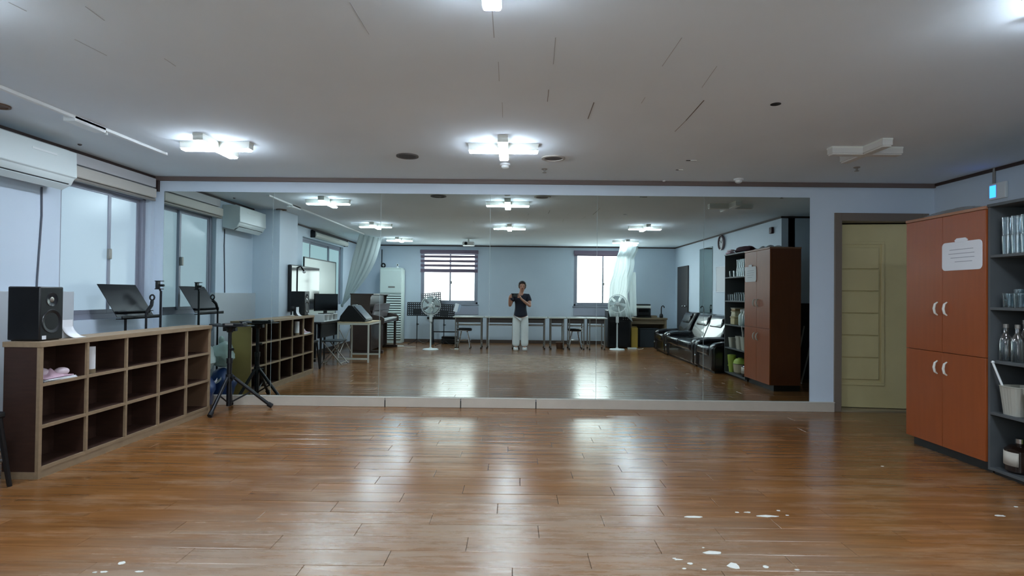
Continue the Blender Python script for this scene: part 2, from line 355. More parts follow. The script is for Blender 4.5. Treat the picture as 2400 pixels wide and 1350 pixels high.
# door
dframe_m = mat('door_frame_brown', S(120,108,96), .45); door_m = mat('door_olive_beige', S(222,208,156), .3, noise=.03, nscale=4)
dr = sroot('door_1', (DX0, YM, 0))
obj('door_frame', B(-.076, 0, -.012, .2, 0, DTOP+.085).box(DX1-DX0, DX1-DX0+.076, -.012, .2, 0, DTOP+.085).box(0, DX1-DX0, -.012, .2, DTOP, DTOP+.085), dframe_m, dr, bev=.004)
obj('threshold', B(0, DX1-DX0, .02, .2, -.008, .012), mat('threshold_tan', S(160,146,118), .4), dr, bev=.003)
leaf = bpy.data.objects.new('door_leaf', None); C.objects.link(leaf); leaf.parent = dr; leaf.location = (DX1-DX0-.005, .10, .018); leaf.rotation_euler = (0,0,-.13)
DW = DX1-DX0-.012; DH = DTOP-.03
obj('leaf_board', B(-DW, 0, 0, .04, 0, DH), door_m, leaf, bev=.003)
px0, px1, pz0, pz1 = -DW+.02, -.36, .30, 1.74
fr = MB()
for a in ((px0-.02, px1+.06, pz1+.03, pz1+.06), (px0-.02, px1+.06, pz0-.06, pz0-.03)): fr.box(a[0], a[1], -.013, .001, a[2], a[3])
fr.box(px1+.03, px1+.06, -.013, .001, pz0-.03, pz1+.03)
obj('panel_moulding', fr, door_m, leaf, bev=.003)
for i in range(6):
    h = (pz1-pz0)/6
    obj('door_panel', B(px0, px1, -.020, .001, pz0+i*h+.006, pz0+(i+1)*h-.006), door_m, leaf, bev=.004)

# ------------------------------------------------------------------ windows
def window(name, axis, a0, a1, z0, z1, plane, inward, mulls, gm, sill=.0):
    """axis: 'x' window lies along x (back wall) / 'y' along y (left wall); plane: position of the sash plane"""
    r = sroot(name, (0, 0, 0))
    def bx2(u0, u1, d0, d1, za, zb):
        lo, hi = sorted((plane+inward*d0, plane+inward*d1))
        return (u0, u1, lo, hi, za, zb) if axis == 'x' else (lo, hi, u0, u1, za, zb)
    fw = .05
    fm = MB()
    fm.box(*bx2(a0, a0+fw, -.05, .045, z0, z1)).box(*bx2(a1-fw, a1, -.05, .045, z0, z1)).box(*bx2(a0, a1, -.05, .045, z1-fw, z1)).box(*bx2(a0, a1, -.05, .045, z0, z0+fw))
    obj('window_frame', fm, frame_m, r, bev=.003)
    edges = [a0+fw]+mulls+[a1-fw]
    for i in range(len(edges)-1):
        u0, u1 = edges[i]-(.02 if i else 0), edges[i+1]+(.02 if i < len(edges)-2 else 0)
        dd = .0 if i % 2 else .025
        s = MB(); q = .038
        s.box(*bx2(u0, u0+q, dd-.012, dd+.012, z0+fw, z1-fw)).box(*bx2(u1-q, u1, dd-.012, dd+.012, z0+fw, z1-fw)).box(*bx2(u0+q, u1-q, dd-.012, dd+.012, z0+fw, z0+fw+q)).box(*bx2(u0+q, u1-q, dd-.012, dd+.012, z1-fw-q, z1-fw))
        so = obj('sash', s, frame_m, r, bev=.002)
        obj('pane', B(*bx2(u0+q-.004, u1-q+.004, dd-.003, dd+.003, z0+fw+q-.004, z1-fw-q+.004)), gm, so)
    if sill: obj('window_sill', B(*bx2(a0-.03, a1+.03, .045, .045+sill, z0-.035, z0)), frame_m, r, bev=.003)
    return r
w1 = window('window_1', 'y', W1[0], W1[1], W1[2], W1[3], XL-.10, 1, [5.43], pane_side)
obj('latch', B(XL-.065, XL-.035, 5.40, 5.435, 1.50, 1.60), steel_m, w1, bev=.006)
w2 = window('window_2', 'y', W2[0], W2[1], W2[2], W2[3], XL-.10, 1, [.15, 1.25], pane_side2)
w3 = window('window_3', 'x', W3[0], W3[1], W3[2], W3[3], YB-.08, 1, [-1.62], pane_back, sill=.06)
obj('latch', B(-1.60, -1.57, YB-.05, YB-.03, 1.46, 1.53), steel_m, w3, bev=.005)
w4 = window('window_4', 'x', W4[0], W4[1], W4[2], W4[3], YB-.08, 1, [2.19], pane_back, sill=.06)
obj('latch', B(2.20, 2.23, YB-.05, YB-.03, 1.46, 1.53), steel_m, w4, bev=.005)
# wooden apron boards under the back windows
apron = mat('grey_window_apron', S(170,174,190), .5)
struct('trim_8', B(W3[0], W3[1]+.02, YB, YB+.02, .70, .90), apron, bev=.004)
struct('trim_9', B(W4[0], W4[1]+.02, YB, YB+.02, .70, .90), apron, bev=.004)

# blinds
bl = thing('zebra_blind', 'mauve zebra blind half lowered over the rear window behind the music stands', 'blind', ((W3[0]+W3[1])/2, YB+.01, 2.30))
hw = (W3[1]-W3[0])/2+.01
obj('cassette', B(-hw, hw, 0, .07, -.09, .0), mauve_m, bl, bev=.01)
z = -.135
for i in range(4):
    h = .06 if i < 3 else .075
    obj('blind_band', B(-hw+.012, hw-.012, .03, .036, z-h, z), mauve_m, bl); z -= h+.052
obj('bottom_rail', MB().tube([(-hw+.01, .033, z+.052), (hw-.01, .033, z+.052)], .012, n=10), mauve_m, bl)
for s_ in (-1, 1): obj('blind_cord', MB().tube([(s_*(hw-.016),.028,-.08),(s_*(hw-.016),.028,z+.052)], .002, n=4), mauve_m, bl)
bl = thing('roller_blind', 'mauve roller blind rolled up in its box over the rear window by the hanging cloth', 'blind', ((W4[0]+W4[1])/2, YB+.01, 2.32))
hw = (W4[1]-W4[0])/2+.01
obj('cassette', B(-hw, hw, 0, .07, -.09, 0), mauve_m, bl, bev=.01); obj('bottom_rail', B(-hw+.01, hw-.01, .02, .045, -.135, -.092), mauve_m, bl, bev=.004)
bl = thing('venetian_blind', 'white blind pulled up into its box over the sliding window by the mirror', 'blind', (XL, (W1[0]+W1[1])/2, 2.30))
hw = (W1[1]-W1[0])/2+.03
obj('head_board', B(.0, .05, -hw+.03, hw-.03, -.01, .085), mat('blind_grey_white', S(205,205,208), .5), bl, bev=.004)
obj('slat_stack', B(.005, .065, -hw-.02, hw-.035, -.125, -.022), mat('blind_cream', S(210,206,198), .5), bl, bev=.012)
obj('bottom_rail', B(.012, .055, -hw-.02, hw-.035, -.155, -.13), mat('blind_rail', S(150,145,138), .5), bl, bev=.006)
bl = thing('roller_blind', 'white roller blind rolled up above the window behind the whiteboard', 'blind', (XL, .45, 2.30))
obj('roller', MB().tube([(.06,-1.1,.0),(.06,.95,.0)], .055, n=16), mat('blind_white', S(222,222,214), .5), bl)
obj('bracket', B(0,.09,-1.115,-1.1,-.06,.07), blackmetal_m, bl); obj('bracket', B(0,.09,.95,.965,-.06,.07), blackmetal_m, bl); obj('head_rail', B(.0, .05, -1.1, .95, .06, .085), blackmetal_m, bl)

# ------------------------------------------------------------------ mirror wall
mw = thing('wall_mirror', 'large wall mirror made of tall panels across the front wall', 'mirror', (0, YM, .106))
mx_ = [-3.754, -2.585, -1.435, -.27, .867, 2.0, 3.122]
for a, c in zip(mx_[:-1], mx_[1:]): obj('mirror_panel', B(a+.0018, c-.0018, 0, .005, 0, 2.264-.106), mirror_m, mw, smooth=0)
for x in mx_[1:-1]: obj('seam_bead', B(x-.0016, x+.0016, .001, .006, 0, 2.158), mat('mirror_edge', S(150,165,165), .2), mw)

# ------------------------------------------------------------------ ceiling lamps
def lamp(lit, label, x, y, grp=None):
    t = thing('ceiling_lamp', label, 'lamp', (x, y, H), 0, grp)
    a, w_ = .285, .036
    obj('base_plate', B(-a, a, -w_-.004, w_+.004, -.014, 0).box(-w_-.004, w_+.004, -a, -w_-.004, -.014, 0).box(-w_-.004, w_+.004, w_+.004, a, -.014, 0), offwhite_m, t)
    dm = lamp_m if lit else lampoff_m
    q = a-.006; e_ = w_+.003
    obj('lamp_rim', B(-q-.003, q+.003, -e_, e_, -.053, -.014).box(-e_, e_, -q-.003, -e_, -.053, -.014).box(-e_, e_, e_, q+.003, -.053, -.014), offwhite_m if lit else lampoff_m, t)
    obj('diffuser_bar', B(-q, q, -w_, w_, -.066, -.050), dm, t, bev=.008)
    for s in (-1, 1): obj('diffuser_bar', B(-w_, w_, min(s*q, s*w_), max(s*q, s*w_), -.066, -.050), dm, t, bev=.008)
    return t
XA, XB_, XC = -2.46, -.105, 2.27
l1 = lamp(True, 'lit cross-shaped ceiling lamp by the white ceiling rail, nearest the mirror', XA, 4.62)
def lampc(src, label, x, y): return copy_tree(src, label=label, loc=(x, y, H))
lampc(l1, 'lit cross-shaped ceiling lamp at the middle, nearest the mirror', XB_, 4.60)
l3 = lamp(False, 'unlit cross-shaped ceiling lamp on the door side', 2.82, 4.58)
lampc(l1, 'lit cross-shaped ceiling lamp in the middle row on the window side', XA, 2.10)
lampc(l1, 'lit cross-shaped ceiling lamp in the very middle of the ceiling', XB_, 2.02)
lampc(l1, 'lit cross-shaped ceiling lamp in the middle row on the cabinet side', 2.25, 2.17)
lampc(l1, 'lit cross-shaped ceiling lamp in the rear row beside the white swag cloth', -2.55, -.42)
lampc(l1, 'lit cross-shaped ceiling lamp in the rear row with the long cloth hung from it', 2.42, -.42)

# ------------------------------------------------------------------ ceiling fittings
def disc(label, px, py, r, rim, face, cat='vent', name='ceiling_vent'):
    p = U(px, py, Z=H); t = thing(name, label, cat, (p.x, p.y, H))
    obj('rim', MB().lathe([(r*.75,0),(r*.8,-.012),(r,-.010),(r,0)], n=28, cap=False), rim, t)
    obj('grille', MB().lathe([(.002,-.006),(r*.3,-.007),(r*.78,-.004),(r*.78,0)], n=28), face, t)
    return t
dk = mat('grey_grille', S(84,78,76), .7); 
disc('dark round ceiling speaker left of the middle lamp', 955, 365, .098, dk, mat('dark_grille', S(66,60,60), .7), 'speaker', 'ceiling_speaker')
disc('round ceiling speaker with a pale rim right of the middle lamp', 1297, 370, .105, mat('pale_rim', S(170,164,156), .4), dk, 'speaker', 'ceiling_speaker')
disc('brown round ceiling plate at the left edge above the air conditioner', -8, 246, .075, mat('brown_plate', S(110,84,66), .6), mat('brown_plate2', S(110,84,66), .6), 'plate', 'ceiling_plate')
def hole(name, px, py, a, b_, label):
    p = U(px, py, Z=H); n = 16
    t = tag(obj(name, MB().prism([(math.cos(2*PI*i/n)*a, math.sin(2*PI*i/n)*b_) for i in range(n)], -.002, 0, 'z'), black_m, loc=(p.x, p.y, H)), label, 'hole'); return t
hole('ceiling_hole', 1818, 244, .032, .032, 'black round hole cut in the ceiling on the right')
for px, py, lb in ((1620,376,'black slot in the ceiling, larger of the two near the mirror'),(1592,398,'small black slot in the ceiling nearest the mirror')):
    p = U(px, py, Z=H); t = thing('ceiling_slot', lb, 'slot', (p.x, p.y, H)); wd = .045 if px > 1600 else .032
    obj('slot', B(-wd, wd, -.012, .012, -.0025, 0), black_m, t); obj('slot_cover', B(-.01, wd, -.016, -.009, -.006, 0), offwhite_m, t)
def detector(px, py, label, s=1, name='smoke_detector'):
    p = U(px, py, Z=H); t = thing(name, label, 'detector', (p.x, p.y, H))
    obj('base', MB().lathe([(.048*s,0),(.048*s,-.014*s),(.044*s,-.018*s)], n=20), white_m, t); obj('sensor_head', MB().lathe([(.036*s,-.016*s),(.034*s,-.036*s),(.02*s,-.044*s)], n=20), white_m, t)
detector(1731, 419, 'white smoke detector on the ceiling close to the mirror wall'); detector(1184, 384, 'white detector on the ceiling right behind the middle lamp')
def sprinkler(px, py, label):
    p = U(px, py, Z=H); t = thing('sprinkler', label, 'sprinkler', (p.x, p.y, H))
    obj('escutcheon', MB().lathe([(.03,0),(.026,-.008)], n=14), steel_m, t); obj('nozzle', MB().lathe([(.008,-.006),(.008,-.032),(.02,-.034),(.02,-.037)], n=12), steel_m, t)
sprinkler(2008, 392, 'small sprinkler head on the ceiling below the unlit lamp'); sprinkler(1276, 396, 'small sprinkler head on the ceiling by the pale-rimmed speaker')
p = U(1556, 423, Z=H); tag(obj('ceiling_hook', MB().lathe([(.018,0),(.016,-.008),(.008,-.012)], n=12), white_m, loc=(p.x, p.y, H)), 'tiny white button fixed on the ceiling near the mirror', 'button')
p = U(187, 338, Z=H); tag(obj('ceiling_hook', MB().lathe([(.016,0),(.014,-.008),(.006,-.012)], n=12), dk, loc=(p.x, p.y, H)), 'tiny grey button fixed on the ceiling above the left window', 'button')
rl = thing('ceiling_rail', 'long white cable rail running along the ceiling beside the windows', 'rail', (-3.10, 4.96, H))
obj('rail', B(-.016, .016, -4.45, 0, -.022, 0), white_m, rl, bev=.003); obj('junction_box', B(-.07, .016, -1.04, -.74, -.04, 0), white_m, rl, bev=.004); obj('end_cap', B(-.018,.018,-.004,.012,-.022,0), white_m, rl); obj('cable_clip', B(-.022,-.01,-.70,-.685,-.04,0), white_m, rl)
pj = thing('projector', 'white projector hanging from the ceiling at the rear of the room', 'projector', (-1.03, -.42, 2.27))
obj('housing', B(-.13, .13, -.11, .11, 0, .085), white_m, pj, bev=.015); obj('lens', MB().lathe([(.034,.108),(.034,.13),(.026,.132)], (-.05,0,.045), ax='y'), blackgloss_m, pj); obj('ceiling_mount', CY((0,0,.085),(0,0,.15),.02).lathe([(.06,.145),(.06,.15)]), offwhite_m, pj)

# ------------------------------------------------------------------ wall air conditioner
ac = thing('air_conditioner', 'white wall-mounted air conditioner above the left window side', 'air conditioner', (XL, 4.24, 2.02))
acm = mat('ac_white', S(218,228,228), .3)
obj('housing', MB().prism([(0,.03),(.13,0),(.20,.035),(.235,.10),(.225,.30),(.18,.325),(0,.325)], -.38, .38, 'y'), acm, ac, bev=.008)
obj('front_panel', MB().prism([(.222,.085),(.243,.10),(.236,.305),(.224,.305)], -.385, .385, 'y'), acm, ac, bev=.004)
obj('air_outlet', MB().prism([(.145,.004),(.150,-.002),(.212,.042),(.207,.046)], -.34, .34, 'y'), black_m, ac)
obj('louver', MB().prism([(.150,-.004),(.158,-.008),(.210,.030),(.205,.036)], -.34, .34, 'y'), acm, ac)
obj('display_strip', B(.237, .242, -.05, .18, .235, .25), mat('display_strip', S(240,246,246), .15), ac)
obj('badge', B(.236,.241,-.03,.0,.10,.106), steel_m, ac)
tag(obj('power_cable', T([(XL+.006,4.56,2.03),(XL+.006,4.565,1.8),(XL+.006,4.55,1.55),(XL+.006,4.535,1.3),(XL+.006,4.53,1.186)], .007), mat('grey_cable', S(88,92,102), .6)), 'grey cable hanging down the wall under the air conditioner', 'cable')

# ------------------------------------------------------------------ left bookshelf (open cubes)
SX0, SX1, SY0, SY1, SZ = -3.229, -2.996, 3.57, 5.58, .866
bs = thing('bookshelf', 'low dark brown cube bookshelf with pale edges by the left windows', 'bookshelf', (SX0, SY0, 0))
D_, LEN = SX1-SX0, SY1-SY0
obj('top_board', B(-.008, D_+.006, -.006, LEN+.006, SZ-.034, SZ), woodlight_m, bs, bev=.002)
obj('plinth', B(.01, D_-.004, .004, LEN-.004, 0, .05), woodlight_m, bs)
obj('side_panel', B(0, D_-.022, 0, .02, .045, SZ-.034), wooddark_m, bs)
obj('side_edge', B(D_-.022, D_, -.002, .022, 0, SZ-.034), woodlight_m, bs)
obj('side_base_strip', B(0, D_-.022, -.003, .02, 0, .045), woodlight_m, bs)
obj('side_panel', B(0, D_-.018, LEN-.02, LEN-.004, 0, SZ-.034), mat('brown_laminate', S(104,78,58), .5), bs); obj('side_edge', B(D_-.018, D_, LEN-.02, LEN-.003, 0, SZ-.034), woodlight_m, bs); obj('end_facing', B(0, D_-.002, LEN-.004, LEN, 0, SZ-.034), ochre_m, bs, label='ochre end facing towards the mirror')
obj('back_panel', B(0, .008, .02, LEN-.02, .05, SZ-.034), wooddark_m, bs)
for i in range(1, 5):
    y = LEN*i/5; obj('divider', B(.008, D_-.018, y-.009, y+.009, .07, SZ-.034), wooddark_m, bs); obj('divider_edge', B(D_-.018, D_, y-.009, y+.009, .05, SZ-.034), woodlight_m, bs)
for j, zz in enumerate((.05, .315, .582)):
    for i in range(5):
        y0, y1 = (.02 if i == 0 else LEN*i/5+.009), (LEN-.02 if i == 4 else LEN*(i+1)/5-.009)
        obj('shelf_board', B(.008, D_-.018, y0, y1, zz, zz+.02), wooddark_m, bs); obj('shelf_edge', B(D_-.018, D_-.001, y0, y1, zz, zz+.02), woodlight_m, bs)
# things in the cubes
pp = thing('paper_stack', 'white sheets under a pink cloth bundle in the nearest upper cube', 'papers', (-3.10, 3.77, .602))
for i in range(3): obj('sheet', MB().cbox((0,0,.002+i*.004), (.17,.25,.003), (0,0,(i-1)*.08)), paper_m, pp)
rp_ = random.Random(5)
pk = mat('pink_cloth', S(196,164,178), .9, bump=.3, bscale=40)
pb = thing('cloth_bundle', 'crumpled pink and white cloth lying on sheets in the bookshelf', 'cloth', (-3.10, 3.76, .616))
g_ = MB().grid(lambda u, v: ((u-.5)*.15, (v-.5)*.24, max(.004, .05*math.sin(PI*u)*math.sin(PI*v)*(.7+.5*math.sin(9*u+5*v)*math.cos(13*v)))), 14, 18)
obj('bundle_fold', g_, pk, pb, solid=.006); obj('bundle_fold', MB().ball((.03,.07,.03), (.04,.05,.028)).ball((-.02,-.04,.035), (.045,.05,.03)), mat('pale_pink_cloth', S(214,196,204), .9, bump=.3, bscale=40), pb)
rl2 = thing('paper_roll', 'white paper roll standing upright in the second upper cube', 'paper roll', (-3.06, 4.07, .602))
obj('roll', MB().lathe([(.034,.03),(.034,.19),(.012,.19)], n=18), paper_m, rl2); obj('stand', MB().lathe([(.036,0),(.036,.03)], n=18), mat('roll_stand', S(130,112,86), .5), rl2)

# on top of the bookshelf
sp = thing('studio_speaker', 'black studio monitor speaker on the near end of the bookshelf', 'speaker', (-3.155, 3.715, SZ))
obj('cabinet', B(-.105, .105, -.095, .095, .004, .352), black_m, sp, bev=.008)
obj('foot', B(-.09,.09,-.08,.08,0,.005), rubber_m, sp)
obj('woofer', MB().lathe([(.003,.100),(.02,.104),(.045,.098),(.062,.108),(.075,.110),(.078,.104)], (0,0,.125), n=24, ax='x'), mat('woofer', S(26,26,30), .35), sp)
obj('tweeter', MB().lathe([(.004,.110),(.014,.108),(.018,.104)], (0,0,.268), n=16, ax='x'), steel_m, sp)
obj('waveguide', MB().lathe([(.02,.105),(.045,.109),(.048,.105)], (0,0,.268), n=20, ax='x'), mat('waveguide', S(34,34,38), .15), sp)
obj('badge', B(.105,.108,-.075,-.045,.01,.034), paper_m, sp)
fd = thing('folded_leaflet', 'white folded leaflet standing on the bookshelf beside the speaker', 'paper', (-3.10, 3.90, SZ))
obj('leaf', B(-.012, -.010, -.03, .07, 0, .125), paper_m, fd); obj('leaf', MB().grid(lambda u, v: (-.012+.07*v**1.6, -.03+.10*u+.04*v, .085*(1-v)**1.8+.002), 4, 8), paper_m, fd, solid=.001)
mc = thing('desk_microphone', 'small round black microphone on a white foot behind the speaker', 'microphone', (-3.20, 3.87, SZ))
obj('head', MB().ball((0,0,.10), (.035,.035,.04)), rubber_m, mc); obj('foot', MB().lathe([(.03,0),(.03,.006),(.008,.012),(.008,.07)]), white_m, mc)

# music stand behind the shelf
def solid_desk(parent, y0, y1, xt, zt, xb, zb, material):
    n = Vector((xb-xt, 0, zb-zt)); n = Vector((-n.z, 0, n.x)).normalized()*.004
    obj('desk_plate', MB().add([(xt,y0,zt),(xt,y1,zt),(xb,y1,zb),(xb,y0,zb),(xt+n.x,y0,zt+n.z),(xt+n.x,y1,zt+n.z),(xb+n.x,y1,zb+n.z),(xb+n.x,y0,zb+n.z)],
        [(0,1,2,3),(7,6,5,4),(0,4,5,1),(1,5,6,2),(2,6,7,3),(3,7,4,0)]), material, parent)
ms = thing('music_stand', 'black solid music stand behind the bookshelf facing the room', 'music stand', (-3.68, 5.38, 0))
solid_desk(ms, -.26, .26, -.12, 1.255, .07, .955, blackmetal_m)
obj('desk_lip', B(.065, .125, -.265, .265, .935, .945).box(.115,.125,-.265,.265,.935,.965), blackmetal_m, ms); obj('desk_ledge', B(.035,.075,-.25,.25,1.0,1.008), blackmetal_m, ms)
obj('pole', CY((-.03,0,.02),(-.03,0,1.07),.011), blackmetal_m, ms); obj('tilt_joint', MB().ball((-.03,0,1.07), .022), black_m, ms)
for i in range(3):
    a = i*2*PI/3+.5; obj('leg', CY((-.03,0,.16),(-.03+.13*math.cos(a), .19*math.sin(a), .008), .007), blackmetal_m, ms)
ps = thing('phone_holder_stand', 'thin black pole with a phone clamp standing behind the bookshelf', 'phone stand', (-3.555, 5.665, 0))
obj('pole', CY((0,0,.02),(0,0,1.20),.011), blackmetal_m, ps); obj('clamp_neck', CY((0,0,1.19),(-.02,-.01,1.25),.009), blackmetal_m, ps)
obj('phone_clamp', B(-.04,-.015,-.03,.015,1.22,1.30).box(-.045,.02,-.035,.02,1.295,1.303).box(-.045,.02,-.035,.02,1.215,1.223), black_m, ps, bev=.003); obj('clamp_screw', CY((-.015,0,1.255),(.03,0,1.255),.012), black_m, ps)
for i in range(3):
    a = i*2*PI/3+1.1; obj('leg', CY((0,0,.14),(.17*math.cos(a), .17*math.sin(a), .008), .007), blackmetal_m, ps)
mcs = thing('microphone_stand', 'short black microphone stand with empty clip beside the music stand', 'microphone stand', (-3.50, 5.36, 0))
obj('pole', CY((0,0,.02),(0,0,1.00),.010), blackmetal_m, mcs); obj('boom', T([(0,0,.99),(.01,.06,1.06),(-.01,.10,1.10)], .016), black_m, mcs); obj('clip', T([(-.01+.022*math.cos(t_*PI/5), .10, 1.135+.026*math.sin(t_*PI/5)) for t_ in range(10)], .008, closed=True), black_m, mcs)
obj('base', MB().lathe([(.12,0),(.12,.015),(.02,.03)]), blackmetal_m, mcs)
# bags heaped behind the shelf end
bluem = mat('blue_plastic_bag', S(30,62,120), .35, bump=.5, bscale=18); clear_m = mat('milky_plastic_bag', S(170,190,186), .35, bump=.5, bscale=16)
rb = random.Random(9)
def blob(r, seed):
    q = random.Random(seed); ph = [q.uniform(0, 6) for _ in range(6)]
    s = MB().ball((0,0,0), 1, n=20, k=12)
    out = []
    for x, y, z in s.v:
        kf = 1+.10*math.sin(4*x+ph[0])*math.cos(3*y+ph[1])+.08*math.sin(7*z+ph[2]+3*x)
        out.append((x*kf*r[0], y*kf*r[1], max(-r[2]*.9, z*kf*r[2])))
    s.v = out; return s
bg = thing('blue_bag', 'stuffed blue plastic bag with white print behind the bookshelf end', 'bag', (-3.21, 5.80, 0))
obj('bag_body', blob((.13,.16,.19), 1).shift(z=.18), bluem, bg); obj('bag_print', MB().grid(lambda u, v: (-.0+.085*math.cos(.4+2.3*u), .165+.01*math.sin(PI*u), .26-.05*math.sin(PI*u)+.03*v), 12, 1), paper_m, bg, solid=.002)
bg = thing('clear_bag', 'milky see-through bag of things lying on the blue bag', 'bag', (-3.21, 5.80, .375)); obj('bag_body', blob((.12,.15,.14), 2).shift(z=.13), clear_m, bg); obj('bag_knot', MB().ball((0,.02,.29), (.03,.03,.05)), clear_m, bg)

# ------------------------------------------------------------------ tripod with tray in front of the mirror
tp = thing('tripod_stand', 'black tripod stand with a flat tray at the bookshelf end', 'tripod', (-2.87, 5.70, 0))
obj('pole', CY((0,0,.05),(0,0,.50),.024,14).tube([(0,0,.45),(0,0,.84)], .017, n=14), blackmetal_m, tp)
obj('collar', MB().lathe([(.034,.30),(.034,.37)], n=14).lathe([(.03,.48),(.03,.53)], n=14), black_m, tp)
obj('clamp_knob', CY((.02,-.01,.335),(.06,-.03,.335),.016), black_m, tp); obj('clamp_knob', CY((.015,-.01,.62),(.045,-.02,.62),.014), black_m, tp)
obj('top_bracket', MB().lathe([(.028,.79),(.045,.83),(.07,.845)], n=14).cbox((-.045,0,.82),(.03,.05,.035)).cbox((.05,0,.82),(.03,.05,.035)), black_m, tp)
feet = [(-.013,-.335), (.365,.17), (-.11,.265)]
for fx, fy in feet:
    lg = obj('leg', T([(fx*.10,fy*.10,.335),(fx*.95,fy*.95,.03)], .017, n=10), blackmetal_m, tp); d = Vector((fx, fy, 0)).normalized()
    obj('rubber_foot', T([(fx*.90,fy*.90,.045),(fx,fy,.018)], .024, n=10), rubber_m, lg)
    obj('brace', T([(0,0,.075),(fx*.5,fy*.5,.18)], .008, n=6), blackmetal_m, tp)
obj('tray', MB().grid(lambda u, v: (-.16+.36*u, -.10+.2*v, .855+(.018*(1-u*6)**2 if u < .166 else 0)), 12, 2), black_m, tp, solid=.008)
td = thing('folded_holder', 'folded tablet holder with silver side lying on the tripod tray', 'holder', (-2.83, 5.69, .860))
obj('holder_body', B(-.09, .12, -.05, .05, 0, .022), black_m, td, bev=.004); obj('silver_side', B(-.06, .02, -.054, -.049, .003, .02), steel_m, td); obj('hinge', CY((.10,-.04,.018),(.10,.04,.018),.014), black_m, td)

# ------------------------------------------------------------------ cherry cabinet and grey open shelf on the right
CX, CY0, CY1, CZ = 3.27, 3.945, 4.742, 1.852
cb = thing('cupboard', 'cherry wood double-door cupboard with arched handles beside the doorway', 'cupboard', (CX, (CY0+CY1)/2, 0))
hw = (CY1-CY0)/2; CDEP = .40
obj('carcass', B(.02, CDEP, -hw, hw, .075, CZ-.02), cherryside_m, cb, bev=.002)
obj('plinth', B(.06, CDEP-.01, -hw+.01, hw-.01, 0, .075), black_m, cb); obj('top_board', B(-.006, CDEP+.004, -hw-.004, hw+.004, CZ-.022, CZ), mat('cherry_top', S(160,112,84), .4), cb, bev=.003)
def bow(z0):
    return [(-.002,0,z0-.05),(-.022,0,z0-.035),(-.03,0,z0),(-.022,0,z0+.035),(-.002,0,z0+.05)]
for s in (-1, 1):
    for z0, z1, hz in ((.078, .792, .675), (.796, CZ-.024, 1.127)):
        y0, y1 = sorted((s*.0015, s*(hw-.001)))
        d_ = obj('cupboard_door', B(0, .018, y0, y1, z0, z1), cherry_m, cb, bev=.0015)
        obj('handle', T([(x, s*.048, z_) for x, _, z_ in bow(hz)], [.005,.008,.009,.008,.005], n=8), offwhite_m, d_)
# notice on the cupboard door (print not legible in the photograph)
ns = thing('door_notice', 'white rounded notice sheet stuck on the upper cupboard door', 'notice', (CX-.002, 4.155, 1.52))
rc = []
for cx, cy, a0 in ((.155,.075,0),(-.155,.075,PI/2),(-.155,-.075,PI),(.155,-.075,1.5*PI)): rc += [(cx*1.0+.03*math.cos(a0+i*PI/8), cy+.03*math.sin(a0+i*PI/8)) for i in range(5)]
obj('sheet', MB().prism(rc, -.004, 0, 'x'), paper_m, ns); obj('top_clip', MB().prism([(-.05,.10),(.05,.10),(.06,.115),(.04,.13),(-.04,.13),(-.06,.115)], -.007, 0, 'x'), paper_m, ns)
obj('print_lines', B(-.0046,-.004,-.11,.11,.045,.050).box(-.0046,-.004,-.12,.12,.015,.020).box(-.0046,-.004,-.12,.10,-.015,-.010).box(-.0046,-.004,-.10,.06,-.045,-.040), mat('faint_grey_print', S(168,170,180), .7), ns)
tag(obj('crumpled_film', MB().grid(lambda u, v: (3.30+.25*u, 4.10+.55*v, CZ+.002+.055*abs(math.sin(5*u+9*v))*math.sin(PI*u)**.5*math.sin(PI*v)**.5), 14, 20), glass_m, smooth=30), 'crumpled clear plastic film lying on top of the cupboard', 'plastic film')
# open shelf
OY0 = 3.15
os_ = thing('open_shelf', 'tall grey open shelf unit full of glasses beside the cupboard', 'shelf', (CX, OY0, 0))
OW = CY0-OY0-.004
obj('side_panel', B(.012, .39, 0, .018, .03, CZ-.012), greyshelf_m, os_); obj('side_panel', B(.012, .39, OW-.018, OW, .03, CZ-.012), greyshelf_m, os_)
obj('back_panel', B(.382, .39, .018, OW-.018, .03, CZ-.012), darkback_m, os_); obj('top_board', B(.004, .394, 0, OW, CZ-.012, CZ+.008), greyshelf_m, os_, bev=.002); obj('plinth', B(.05, .38, .01, OW-.01, 0, .03), black_m, os_)
ZS = (.03, .41, .765, 1.128, 1.488)
for z_ in ZS: obj('shelf_board', B(.012, .382, .018, OW-.018, z_, z_+.02), greyshelf_m, os_, bev=.002)
ZT = [z_+.02 for z_ in ZS]
def glass(h, r, taper=.85):
    return mesh('drinking_glass', MB().lathe([(.002,.006),(r*taper*.9,.006),(r*taper,0),(r*taper,.003),(r,h),(r-.0025,h),(r*taper-.003,.012),(.002,.012)], n=16, cap=False), 50)
gm1, gm2, gm3 = glass(.125, .033), glass(.095, .036), glass(.075, .034, .95)
for me in (gm1, gm2, gm3): me.materials.append(glass_m)
def put(me, name, x, y, z, label, cat, grp): return tag(obj(name, me, glass_m, loc=(x, y, z)), label, cat, grp)
ORD = ('nearest the cupboard', 'second from the cupboard', 'third from the cupboard', 'fourth from the cupboard', 'fifth from the cupboard', 'sixth from the cupboard', 'seventh from the cupboard', 'farthest from the cupboard')
for j in range(5):
    for i in range(2):
        for t_ in range(2):
            put(gm1, 'drinking_glass', CX+.07+i*.08, 3.56+j*.073+i*.01, ZT[4]+.0005+t_*.1262, 'tall clear glass %s in the %s row, %s tier, top shelf' % (ORD[4-j], ('front', 'back')[i], ('lower', 'upper')[t_]), 'glass', 'double-stacked glasses on the top shelf')
for j in range(4): put(gm2, 'drinking_glass', CX+.09+(j % 2)*.09, 3.22+j*.08, ZT[4]+.0005, 'single clear tumbler on the top shelf, %s from the sofa' % ('first', 'second', 'third', 'fourth')[j], 'glass', 'single tumblers on the top shelf')
